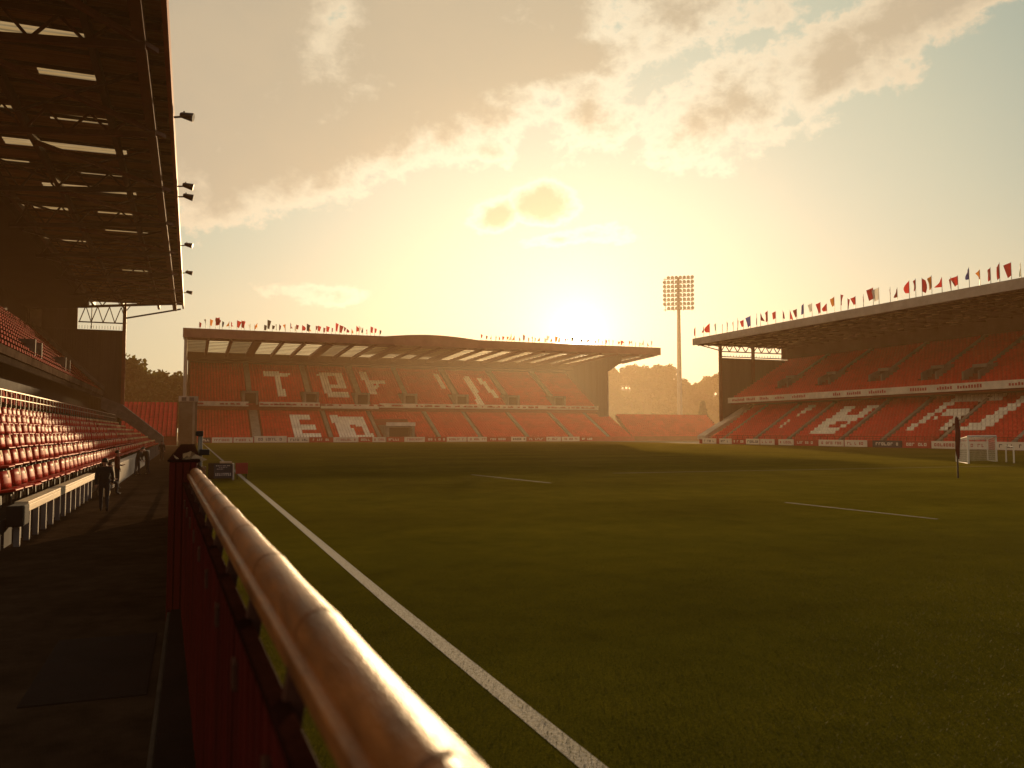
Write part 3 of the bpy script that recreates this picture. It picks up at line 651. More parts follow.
for yy, v in RUA:
    x0, z0 = 113+16*(v-.08), 10.2+9.2*(v-.08)
    vm = loc(MB().prism([(x0-.4,z0-.6),(x0+3.6,z0-.6),(x0+3.6,z0+2.2),(x0+2.6,z0+1.9),(x0-.4,z0+.75)],yy-1.6,yy-1.3).prism([(x0-.4,z0-.6),(x0+3.6,z0-.6),(x0+3.6,z0+2.2),(x0+2.6,z0+1.9),(x0-.4,z0+.75)],yy+1.3,yy+1.6).box(x0+1.6,x0+3.6,yy-1.299,yy+1.299,z0+1.5,z0+2.0).build('vomitory', M['concrete'], rs), rs)
    MB().box(x0+2.0,x0+2.2,yy-1.28,yy+1.28,z0-.5,z0+1.49).build('doorway', M['roof_dark'], vm)
    xa, za = 113+16*(v+.14), 10.2+9.2*(v+.14)
    part(MB().prism([(xa,za),(129,19.5),(129,19),(xa,za-.5)], yy-.5, yy+.5), 'aisle_stair', M['concrete'], rs)
RLA = [149,138.6,128.6,115,105.6,92.8+1.6,82,70]
for yy in RLA:
    part(MB().prism([(105.5,1.05),(117,8.25),(117,7.7),(105.5,.5)], yy-.35, yy+.35), 'aisle_stair', M['concrete'], rs)
places = []
for r_ in range(NR_L):
    x0, z0 = 105.5+12*(r_+.45)/NR_L, .7+7.5*r_/NR_L; v = (x0-105.5)/11
    for y in np.arange(RY0+.5, RY1-3.5, .72):
        if any(abs(y-a) < .65 for a in RLA) : 
            if not any(inpoly((y,v), p) for p in RT_LO): continue
        places.append((x0, y, z0, PI, 1, 1 if any(inpoly((y,v), p) for p in RT_LO) else 0))
for r_ in range(NR_U):
    x0, z0 = 113+16*(r_+.45)/NR_U, 9.8+9.2*r_/NR_U; v = (r_+.5)/NR_U
    for y in np.arange(RY0+.5, RY1-1.5, .72):
        if any(abs(y-a) < (2.0 if abs(v-vv) < .16 else (.8 if v > vv else .0)) for a, vv in RUA): continue
        places.append((x0, y, z0, PI, 1, 0))
o = seat_mass('stadium_seating', FAR_SEAT, places, [M['seat'], M['seat_white']])
tag(o, 'rows of red seats with white letters in the stand under the flags', 'seats', kind='stuff')
b = MB()
for i in range(60):
    y = RY0+1+1.74*i; b.bar((105.3,y,1.1),(105.3,y,1.75),.06)
b.bar((105.3,RY0,1.75),(105.3,RY1,1.75),.07).bar((105.3,RY0,1.42),(105.3,RY1,1.42),.05)
part(b, 'front_railing', M['steel_red'], rs)

# ================================================================== STAND BESIDE THE WALKWAY (left)
LY0, LY1 = 14.0, 125.0
ls = thing('grandstand', 'dark covered grandstand beside the walkway with steel truss roof overhead', 'grandstand', (-8,70,0))
NL = 10
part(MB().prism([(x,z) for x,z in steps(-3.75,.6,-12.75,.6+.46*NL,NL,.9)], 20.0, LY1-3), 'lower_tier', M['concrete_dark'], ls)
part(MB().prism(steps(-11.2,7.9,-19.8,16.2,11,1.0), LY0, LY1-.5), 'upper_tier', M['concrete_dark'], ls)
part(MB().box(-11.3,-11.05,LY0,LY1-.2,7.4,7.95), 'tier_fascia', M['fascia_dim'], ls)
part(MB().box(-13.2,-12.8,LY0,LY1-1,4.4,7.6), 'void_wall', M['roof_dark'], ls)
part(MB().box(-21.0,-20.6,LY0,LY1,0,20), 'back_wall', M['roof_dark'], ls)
part(MB().prism([(-3.5,.4),(-3.5,1.9),(-8.7,6.2),(-11.2,7.2),(-11.2,5.6),(-8.7,4.2)], LY1-2.9, LY1-.3), 'end_ramp', M['concrete'], ls)
part(MB().prism([(-11.1,8.1),(-11.1,8.6),(-19.9,17.1),(-19.9,16.2)], LY1-.45, LY1-.05), 'end_ramp', M['concrete'], ls)
b = MB().box(-21,-8.9,LY1+.02,LY1+.3,2,16.4).box(-21,-14.6,LY1+.02,LY1+.3,16.41,20.2)
for i in range(40): b.box(-20.9+.3*i,-20.78+.3*i,LY1-.05,LY1+.02,2.1,16.3)
part(b, 'end_wall', M['cladding'], ls)
part(MB().box(-20.2,-18.9,LY1-.12,LY1-.06,16.4,18.8), 'wall_panel', M['concrete_light'], ls)
part(MB().box(-9.05,-8.6,LY1-.3,LY1+.15,4,20.2), 'column', M['fascia_red'], ls)
b = MB().bar((-14.5,LY1+.1,17.4),(-8.9,LY1+.1,17.4),.16).bar((-12.9,LY1+.1,16.5),(-12.9,LY1+.1,20),.12)
for i in range(4):
    xa = -14.4+1.45*i; b.bar((xa,LY1+.1,17.4),(xa+.75,LY1+.1,19.6),.12); b.bar((xa+.75,LY1+.1,19.6),(xa+1.45,LY1+.1,17.4),.12)
for i in range(16): b.bar((-14.4+.35*i,LY1+.1,16.5),(-14.4+.35*i,LY1+.1,16.95),.05)
for i in range(6): b.bar((-8.9+.03*i*i,LY1,18.1+.35*i),(-8.9+.03*(i+1)**2,LY1,18.1+.35*(i+1)),.1)
b.bar((-8.8,LY1,18.1),(-1.7,LY1,19.75),.2)
part(b, 'end_lattice', M['steel'], ls)
# roof
RS = lambda x: 20.35 + (x+1.35)*.012
n = 520; vs = []; ys = np.linspace(6, LY1+.2, n)
SKY = [(-9.0,-4.6,41.3,.55),(-12,-9.1,51.3,.5),(-7.8,-4.7,52.2,.5),(-11,-4.4,57.2,.6),(-10.3,-4.2,67,.55),(-7.4,-4.0,80,.5),(-7.2,-4.0,91,.5),(-9,-4.5,31,.5),(-13,-10.6,61.6,.4),(-12.5,-9.2,46,.45),(-7.3,-4.7,45.6,.3),(-12.5,-9.2,73.6,.45),(-7.3,-4.7,73.9,.35),(-7.2,-4.7,62.5,.35),(-12.6,-9.3,86,.45),(-7.2,-4.7,100,.45)]
bs = MB(); amp = .035
xs = [-13.2,-12,-11,-10.3,-9.1,-7.8,-7.4,-4.7,-4.2,-4.0,-1.4]
for i in range(n-1):
    za, zb = (amp if i%2 else -amp), (amp if (i+1)%2 else -amp); ym = (ys[i]+ys[i+1])/2
    for xa, xb in zip(xs[:-1], xs[1:]):
        xm = (xa+xb)/2
        m_ = 1 if any(a < xm < c and abs(ym-yy) < hw for a,c,yy,hw in SKY) else 0
        bs.add([(xa,ys[i],RS(xa)+za),(xb,ys[i],RS(xb)+za),(xb,ys[i+1],RS(xb)+zb),(xa,ys[i+1],RS(xa)+zb)], [(0,1,2,3)], m_)
part(bs, 'roof_sheet', [M['roof_sheet'], M['clear1']], ls)
part(MB().prism([(-13.2,19.3),(-13.2,20.5),(-22,20.4),(-22,18.8)], 6, LY1-.1), 'roof_soffit', M['roof_dark'], ls)
part(MB().box(-1.5,-1.28,6,LY1+.3,19.85,20.95), 'roof_fascia', M['fascia_red'], ls)
part(MB().box(-2.7,-2.2,6,LY1,19.45,20.2), 'eaves_beam', M['steel_red'], ls)
for xx, w in ((-4.5,.3),(-9.0,.3),(-12.6,.3)):
    part(MB().box(xx-w/2,xx+w/2,6,LY1,19.55,20.1), 'longitudinal_beam', M['steel'], ls)
for ty in (27.5,38.5,50.0,61.5,71.8,83.5,95,106,116):
    b = MB().bar((-1.6,ty,20.1),(-13.2,ty,20.0),.22,.26).bar((-2.2,ty,19.2),(-13.2,ty,18.2),.26,.3)
    for i in range(5):
        xa = -2.4-2.1*i; b.bar((xa,ty,19.2-(-xa-2.2)*.09),(xa-1.05,ty,20),.12); b.bar((xa-1.05,ty,20),(xa-2.1,ty,19.2-(-xa-.1)*.09),.12)
    part(b, 'roof_truss', M['steel_red'] if ty in (38.5,50.0) else M['steel'], ls)
    part(MB().bar((-1.8,ty+1,19.5),(-8.6,ty-8.4,19.0),.26,.22), 'roof_brace', M['steel_red'], ls)
    part(MB().bar((-2.2,ty-8,19.6),(-8.8,ty-1.5,19.1),.12,.12).bar((-9,ty-1,19.0),(-13,ty-8,18.7),.14,.14), 'roof_brace', M['steel'], ls)
for yy in np.arange(24, LY1, 2.3):
    part(MB().box(-13.2,-1.5,yy,yy+.12,20.1,20.28), 'purlin', M['steel'], ls)
b = MB()                                              # railing along the upper gangway
for i in range(70):
    y = 30+1.35*i; b.bar((-9.35,y,3.7),(-9.35,y,4.75),.05)
b.bar((-9.35,28,4.75),(-9.35,LY1-4,4.75),.06).bar((-9.35,28,4.35),(-9.35,LY1-4,4.35),.05)
part(b, 'gangway_railing', M['galv'], ls)
for yy in (46,62,80,98):                              # vomitory blocks in the upper tier
    vm = loc(MB().box(-14.2,-12.2,yy-1.8,yy-1.4,8.4,10.2).box(-14.2,-12.2,yy+1.4,yy+1.8,8.4,10.2).box(-14.2,-13.2,yy-1.4,yy+1.4,9.8,10.2).build('vomitory', M['concrete'], ls), ls)
    MB().box(-13.5,-13.3,yy-1.38,yy+1.38,8.4,9.78).build('doorway', M['roof_dark'], vm)
# front: open bay with a timber ledge, then a pale wall
b = MB().box(-3.74,-3.70,20,36,0,.62)
part(b, 'recess_wall', M['roof_dark'], ls)
part(MB().box(-3.68,-3.40,21.6,35.6,.86,.93).box(-3.46,-3.40,21.6,35.6,.70,.858), 'timber_ledge', M['wood_pale'], ls, .01)
for i in range(13):
    y = 20.9+1.17*i
    part(MB().box(-3.56,-3.44,y,y+.1,0,.858 if False else .69), 'ledge_post', M['fascia_grey'], ls)
part(MB().box(-3.68,-3.36,20.7,21.5,.45,.9), 'ledge_end_box', M['roof_dark'], ls, .03)
part(MB().box(-3.66,-3.2,41,76,0,.98), 'front_wall', M['concrete_light'], ls, .02)
part(MB().box(-3.68,-3.5,76.1,LY1-3,0,1.0), 'front_wall', M['concrete_dark'], ls)
for i in range(24): part(MB().box(-3.45,-3.3,77+1.9*i,77.3+1.9*i,0,1.05), 'wall_pier', M['concrete'], ls)

# individual seats, closest 300, then the rest as one mass
def near_seat():
    r_ = thing('stadium_seat', 'x', 'seat', group='red seats beside the walkway')
    W2 = .5
    bk = MB(); nn = 7
    def shell(z0, z1, xo, w, th):
        vs, fs = [], []
        for j, z in enumerate((z0, z0*.67+z1*.33, z0*.33+z1*.67, z1)):
            for i in range(nn):
                t = -1+2*i/(nn-1); yy = t*w; xx = xo - .22*(z-.42)**2 - .04*(z-.42) - .13*t*t
                zz = z - (.05*t**4 if j == 3 else 0)
                vs += [(xx,yy,zz),(xx-th,yy,zz)]
        def id(j,i,s): return (j*nn+i)*2+s
        for j in range(3):
            for i in range(nn-1):
                fs += [(id(j,i,0),id(j,i+1,0),id(j+1,i+1,0),id(j+1,i,0)), (id(j,i,1),id(j+1,i,1),id(j+1,i+1,1),id(j,i+1,1))]
        for i in range(nn-1): fs += [(id(3,i,0),id(3,i+1,0),id(3,i+1,1),id(3,i,1)), (id(0,i,0),id(0,i,1),id(0,i+1,1),id(0,i+1,0))]
        for j in range(3): fs += [(id(j,0,0),id(j+1,0,0),id(j+1,0,1),id(j,0,1)), (id(j,nn-1,0),id(j,nn-1,1),id(j+1,nn-1,1),id(j+1,nn-1,0))]
        return vs, fs
    vs, fs = shell(.42,.88,-.12,W2,.06); MB().add(vs, fs, 0, True).build('backrest', M['seat_near'], r_)
    vs, fs = shell(.70,.887,-.106,W2*.5,.02); MB().add(vs, fs, 0, False).build('back_glint', M['glint_cream'], r_)  # cream patch painting the sun glint on the upper back
    MB().prism([(-.12,.38),(.28,.41),(.33,.44),(.30,.48),(-.12,.44)], -.45, .45).build('seat_pan', M['seat_near'], r_, bevel=.02)
    MB().box(-.16,-.10,-.06,.06,0,.40).box(-.16,.18,-.03,.03,.33,.38).build('bracket', M['black'], r_)
    return r_
def in_frame(p):
    d = Vector(p) - Vector((0,0,CH)); z = d.dot(fw)
    if z <= 0: return None
    return 512 + F*d.dot(rt)/z, 384 - F*d.dot(up)/z, z
cand = []; rest = []
STEP = 1.25
for r_ in range(NL):
    x0, z0 = -3.75-.9*r_-.55, .6+.46*r_
    if r_ == 6: continue
    n_ = 0
    for y in np.arange(20.4 + .17*(r_ % 3), LY1-4, STEP):
        q = in_frame((x0, y, z0+.7))
        if q is None or q[0] < -4: continue
        n_ += 1; cand.append((q[2], r_, n_, x0, y, z0))
cand.sort()
proto = near_seat(); kept = []
for i, (d, r_, n_, x0, y, z0) in enumerate(cand):
    if i < 300 and r_ < 6:
        s_ = proto if not kept else copy_tree(proto)
        s_.location = (x0, y, z0); s_.rotation_euler = (0,random.uniform(-.05,.05),random.uniform(-.07,.07)); kept.append(s_)
        s_['label'] = f'red glint-painted seat, {ordinal(n_)} from the picture edge in the {ordinal(r_+1)} row above the walkway'
    else:
        rest.append((x0, y, z0, random.uniform(-.04,.04), 1, 0, r_))
seat_places = [p[:6] for p in rest]
up_places = []
for r_ in range(11):
    x0, z0 = -11.2-.782*(r_+.55), 7.9+.7545*r_
    for y in np.arange(LY0+16, LY1-1, STEP*.8): up_places.append((x0, y, z0, 0, .8, 0))
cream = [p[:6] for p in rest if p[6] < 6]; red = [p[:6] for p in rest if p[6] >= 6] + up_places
for p, t, lab in ((cream, NEAR_MASS, 'further rows of glint-painted red seats rising from the walkway'), (red, NEAR_RED, 'red seats painted darker as shade in the upper rows beside the walkway')):
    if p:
        o = seat_mass('stadium_seating', t, p, [M['seat_mass'] if t is NEAR_MASS else M['seat_shade'], M['glint_cream']]); tag(o, lab, 'seats', kind='stuff')

# ------------------------------------------------------------------ low corner terraces and concrete pier
lt = thing('corner_terrace', 'small red seating terrace in the corner between the walkway stand and end stand', 'terrace', (-6,150,0))
part(MB().prism(steps(148,1.5,160,7.4,12), -14, -2.2, 'x'), 'terrace_step', M['terrace_red'], lt)
pl_ = []
for r_ in range(12):
    for x in np.arange(-13.5,-2.6,.72): pl_.append((x,148.5+r_,1.5+5.9*r_/12,-PI/2,1,0))
part_o = seat_mass('seating', FAR_SEAT, pl_, [M['seat'], M['seat_white']], lt); part_o['kind'] = 'stuff'; part_o.location = -lt.location
pr = thing('corner_building', 'grey concrete block between the end stand and the small red terrace', 'building', (-1,165,0))
part(MB().box(-2.1,1.0,162,172,0,8.0), 'wall', M['pier'], pr, .05)
part(MB().box(-2.2,1.1,161.8,172.2,8.0,9.0), 'parapet', M['fascia_grey'], pr, .05)
for xx in (-1.7,-.4): part(MB().box(xx,xx+.8,161.72,161.79,8.15,8.8), 'window', M['dark_board'], pr)
part(MB().box(.2,.6,161.6,161.99,0,7.9), 'pilaster', M['concrete'], pr)
rt2 = thing('corner_terrace', 'low red terrace in the corner below the floodlight mast', 'terrace', (130,215,0))
part(MB().prism(steps(209,1.0,219,7.6,10), 117.5, 150, 'x'), 'terrace_step', M['terrace_red'], rt2)
pl_ = [(x,209.5+r_,1.0+.66*r_,-PI/2,1,0) for r_ in range(10) for x in np.arange(118,149.5,.72)]
part_o = seat_mass('seating', FAR_SEAT, pl_, [M['seat'], M['seat_white']], rt2); part_o['kind'] = 'stuff'; part_o.location = -rt2.location

# ------------------------------------------------------------------ advertising boards
def board(loc_, rz, w, h, kind, label):
    r_ = thing('advertising_board', label, 'board', loc_, rz, 'advertising boards round the pitch')
    base = {'white':M['white_board'],'red':M['red_board'],'dark':M['dark_board']}[kind]; ink = {'white':random.choice([M['ink_red'],M['ink_red'],M['ink_dark']]),'red':M['ink_white'],'dark':M['ink_white']}[kind]
    MB().box(-w/2,w/2,0,.08,.05,h).build('panel', base, r_)
    b = MB(); x = -w/2+w*.12
    while x < w/2-w*.14:
        lw = random.uniform(.25,.5)
        z0, z1 = .32*h, .72*h
        k = random.randint(0,3)
        b.box(x,x+.12,-.02,-.001,z0,z1)
        if k != 1: b.box(x+.121,x+lw,-.02,-.001,z1-.12,z1)
        if k != 2: b.box(x+.121,x+lw,-.02,-.001,z0,z0+.12)
        if k in (0,3): b.box(x+lw-.12,x+lw,-.02,-.001,z0+.121,z1-.121)
        x += lw + random.choice([.14,.14,.18,.7])
    b.build('lettering', ink, r_)
    for s_ in (-.8,.8): MB().box(s_*w/2-.04,s_*w/2+.04,.081,.16,0,h*.9).build('leg', M['black'], r_)
    return r_
x = 2.2; k = 0
kinds = ['dark','white','white','white','white','red','white','red','white','red','white','red','white','white','red','white','red','white','white','red','white','red','white','white']
widths = [2.2,4.7,4.6,7.6,5.2,5.5,6.3,3.2,3.5]
while x < 101 and k < 24:
    w = widths[k] if k < len(widths) else random.choice([4.5,5.5,6.5])
    board((x+w/2, 202.9, 0), 0, w-.25, 1.25 if k != 3 else 1.55, kinds[k], f'{kinds[k]} advertising board before the end stand, {ordinal(k+1)} along from the touchline')
    x += w; k += 1
ypos = 154.0; k = 0
kr = ['white','white','red','white','white','white','red','white','white','dark','red','white','white','white','red','dark','white','white']
while ypos > 64 and k < 18:
    w = random.choice([4.2,5.0,6.0]); gap = .3 if k % 4 else 1.2
    board((103.9, ypos-w/2, 0), -PI/2, w, 1.15, kr[k], f'{kr[k]} advertising board below the flagged stand, {ordinal(k+1)} along from the corner terrace')
    ypos -= w + gap; k += 1

# ------------------------------------------------------------------ flags on the roofs
def cloth_mesh(c, w, h, style):
    """cloth hanging from the pole at x=0"""
    b = MB(); nx, nz_ = 6, 6; vs = []
    ph = random.uniform(0,6.28)
    for j in range(nz_+1):
        for i in range(nx+1):
            t, u = i/nx, j/nz_
            ww = w*(1-.55*u) if style == 0 else (w*(1-.4*u) if style == 1 else w*(.6+.4*math.sin(2.5*u+ph)))
            vs.append((t*ww*(1 if style < 3 else -1), .12*w*math.sin(5*t+3*u+ph)*t, -u*h - (.35*h*t*(1-u) if style == 2 else .18*h*t)))
    for j in range(nz_):
        for i in range(nx):
            a = j*(nx+1)+i; b.add([vs[a],vs[a+1],vs[a+nx+2],vs[a+nx+1]], [(0,1,2,3)], 0, True)
    me = b
    return me
flag_cache = {}
def make_flag(pos, H, colr, style, label, group, rz):
    r_ = thing('flag', label, 'flag', pos, rz, group)
    key = (colr, style, round(H,1), random.randint(0,2))
    if key not in flag_cache:
        p = MB().tube((0,0,0),(0,0,H),.05,.03,n=6).build('pole', M['galv'], r_)
        c = cloth_mesh(colr, H*random.uniform(.24,.46), H*random.uniform(.5,.75), style).build('cloth', FLAGC[colr], r_); c.location = (.03,0,H*.97)
        flag_cache[key] = (p.data, c.data)
    else:
        link('pole', flag_cache[key][0], r_); c = link('cloth', flag_cache[key][1], r_); c.location = (.03,0,H*.97)
    return r_
def flag_label(colr, nth, where): return f'{colr} flag on {where}, {ordinal(nth)} along the row'
fx_ = []
for i in range(43): fx_.append((1.6 + i*.99 + random.uniform(-.35,.35), random.choice([1.6,2.0,2.4,2.9])))
for i, (x, h_) in enumerate(fx_):
    colr = random.choice(['red','red','dark red','orange','dark red','black','white'])
    make_flag((x,203.6,26.3), h_, colr, random.randint(0,3), flag_label(colr, i+1, 'the end stand roof before its raised curve'), 'small flags on the end stand roof', random.uniform(-.9,.9))
for i in range(44):
    x = 70.2 + i*1.17 + random.uniform(-.3,.3)
    colr = random.choice(['red','dark red','orange','dark red','white','black'])
    make_flag((x,203.6,26.3), random.choice([1.4,1.7,2.1]), colr, random.randint(0,3), flag_label(colr, i+1, 'the end stand roof beyond its raised curve'), 'small flags on the end stand roof', random.uniform(-.9,.9))
SEQ = ['red','dark red','red','white','red','dark red','orange','red','red','blue','red','dark red','red','red']+['dark red','red','dark red','blue','white','red','red','orange','red','red','red','red','dark red','white','red','dark red','red','red','dark red','orange','red','red','red','blue','orange','red','red','dark red','green','red','red','red','dark red','red','orange']
y = 155.0
for i, colr in enumerate(SEQ):
    h_ = random.uniform(2.0,3.1)
    if i == 1: y -= 1.2
    if y < 74: break
    make_flag((103.1, y, 22.95), h_, colr, random.randint(0,3), flag_label(colr, i+1, 'the opposite stand roof from its end tip'), 'flags along the opposite stand roof', PI/2+random.uniform(-.8,.8))
    y -= random.uniform(1.1,2.35)

# ------------------------------------------------------------------ floodlight mast
fm = thing('floodlight_mast', 'tall floodlight mast rising behind the corner terrace', 'floodlight', (159.5,250,0))
MB().tube((0,0,0),(0,0,49),1.0,.55,n=16).tube((0,0,49),(0,0,57),.5,.4,n=12).build('mast', M['galv'], fm)
Rz = math.atan2(-159.5, -250) # face the pitch
head = MB()
hw = 5.2
for j in range(8): head.bar((-hw,-.6,45.5+1.55*j),(hw,-.6,45.5+1.55*j),.18,.2)
for xx in (-4.6,-1.6,1.6,4.6): head.bar((xx,-.45,45),(xx,-.45,57),.2,.2)
head.build('lamp_frame', M['galv'], fm)
lm = MB().tube((0,-1.25,0),(0,-.75,0),.62,.4,n=12).tube((0,-.75,0),(0,-.55,0),.18,n=8)
lme = None
for j in range(8):
    for i in range(8):
        if (j in (0,7)) and i in (0,): continue
        x, z = -4.8+i*1.37, 45.95+1.55*j
        if lme is None: o = lm.build('lamp', [M['lamp_glass']], fm); lme = o.data
        else: o = link('lamp', lme, fm)
        o.location = (x,0,z)
fm.rotation_euler.z = math.radians(-32)

# floodlights on the near roof edge
def spot_proto():
    r_ = thing('roof_floodlight', 'x', 'floodlight', group='floodlights along the roof edge')
    MB().bar((0,0,0),(.45,0,.05),.07).bar((.45,0,.05),(.45,0,.3),.06).build('arm', M['steel'], r_)
    MB().tube((.35,0,.12),(.85,0,.02),.13,.2,n=14).tube((.28,0,.13),(.35,0,.12),.09,.13,n=12).build('housing', M['black'], r_)
    MB().tube((.851,0,.02),(.86,0,.018),.18,n=14).build('lens', M['lamp_glass'], r_)
    return r_
sp = spot_proto()
sl_ = [(49.6,'closest to the camera, fixed alone'),(63.2,'upper one of the close pair'),(66.0,'lower one of the close pair'),(83.5,'beyond the close pair'),(98,'next to last along the edge'),(112,'last along the edge')]
for i,(y,t) in enumerate(sl_):
    o = sp if i == 0 else copy_tree(sp); o.location = (-1.28,y,20.05 if i else 20.2); o['label'] = 'small black floodlight on the roof edge, ' + t
    o.rotation_euler = (0,0,random.uniform(-.3,.1)); o.scale = (1.25,1.25,1.25)

# ------------------------------------------------------------------ goals and corner flag
gl_ = thing('football_goal', 'full white football goal with net on the far side of the pitch', 'goal', (57.7,48.7,0))
A, B_, C_, D_ = Vector((0,0,0)), Vector((6.2,2.5,0)), Vector((3.2,3.9,0)), Vector((8.0,4.8,0)); Hh = Vector((0,0,2.15))
MB().tube(A,A+Hh,.075,n=12).tube(B_,B_+Hh,.075,n=12).tube(A+Hh,B_+Hh,.075,n=12).build('goal_frame', M['white_paint'], gl_)
MB().tube(C_,C_+Hh*.85,.04,n=8).tube(D_,D_+Hh*.85,.04,n=8).tube(C_+Hh*.85,A+Hh,.03,n=8).tube(D_+Hh*.85,B_+Hh,.03,n=8).tube(C_,A,.03,n=8).tube(D_,B_,.03,n=8).build('back_support', M['white_paint'], gl_)
b = MB()
def netq(p, q, r_, s_, nu, nv):
    for i in range(nu+1):
        t = i/nu; b.bar(p.lerp(q,t), s_.lerp(r_,t), .011)
    for j in range(nv+1):
        t = j/nv; b.bar(p.lerp(s_,t), q.lerp(r_,t), .011)
netq(C_, D_, D_+Hh*.85, C_+Hh*.85, 26, 11); netq(A, C_, C_+Hh*.85, A+Hh, 20, 11); netq(B_, D_, D_+Hh*.85, B_+Hh, 12, 11); netq(A+Hh, B_+Hh, D_+Hh*.85, C_+Hh*.85, 24, 10)
b.build('net', M['net'], gl_)
sg = thing('training_goal', 'small low training goal frame beside the full football goal', 'goal', (62.1,48.2,0))
MB().tube((0,0,0),(0,0,1.32),.06,n=10).tube((0,0,1.32),(1.3,1.7,1.32),.05,n=10).tube((1.3,1.7,1.32),(1.3,1.7,0),.05,n=10).build('goal_frame', M['white_paint'], sg)
MB().tube((0,0,.04),(1.3,1.05,.04),.03,n=8).tube((1.3,1.7,.04),(2.4,2.6,.04),.03,n=8).tube((0,0,1.3),(1.3,1.05,.04),.02,n=6).tube((1.3,1.7,1.3),(2.4,2.6,.04),.02,n=6).build('back_support', M['white_paint'], sg)
cf = thing('corner_flag', 'tall pole with a furled dark flag standing alone on the grass', 'flag', (39.0,33.6,0))
MB().tube((0,0,0),(0,0,3.35),.045,.035,n=10).build('pole', M['black'], cf)
b = MB(); prev = None; n = 10
for j in range(13):
    z = 3.3 - j*.19; rr = .06+.09*math.sin(PI*min(1,(j+1)/13))**.6
    ring = [(rr*(1+.3*math.sin(3*a*6.28/n+j*.7))*math.cos(a*6.28/n)+.05, rr*.7*math.sin(a*6.28/n), z) for a in range(n)]
    if prev: b.add(prev+ring, [(i,(i+1)%n,n+(i+1)%n,n+i) for i in range(n)], 0, True)
    prev = ring
b.build('cloth', M['jacket_red'], cf)

# ------------------------------------------------------------------ people
def skin_mesh(joints, edges, radii, root, sub=2):
    me = bpy.data.meshes.new('tmp'); names = list(joints); ix = {n:i for i,n in enumerate(names)}
    me.from_pydata([tuple(joints[n]) for n in names], [(ix[a],ix[b]) for a,b in edges], [])
    o = bpy.data.objects.new('tmp', me); COL.objects.link(o)
    o.modifiers.new('skin','SKIN'); o.modifiers['skin'].use_smooth_shade = True
    if not me.skin_vertices: bpy.context.view_layer.update()
    sv = me.skin_vertices[0].data
    for n in names:
        r_ = radii[n]; sv[ix[n]].radius = r_ if isinstance(r_, tuple) else (r_, r_); sv[ix[n]].use_root = (n == root)
    m = o.modifiers.new('sub','SUBSURF'); m.levels = sub; m.render_levels = sub
    dg = bpy.context.evaluated_depsgraph_get(); ev = o.evaluated_get(dg); out = bpy.data.meshes.new_from_object(ev)
    bpy.data.objects.remove(o); bpy.data.meshes.remove(me); return out
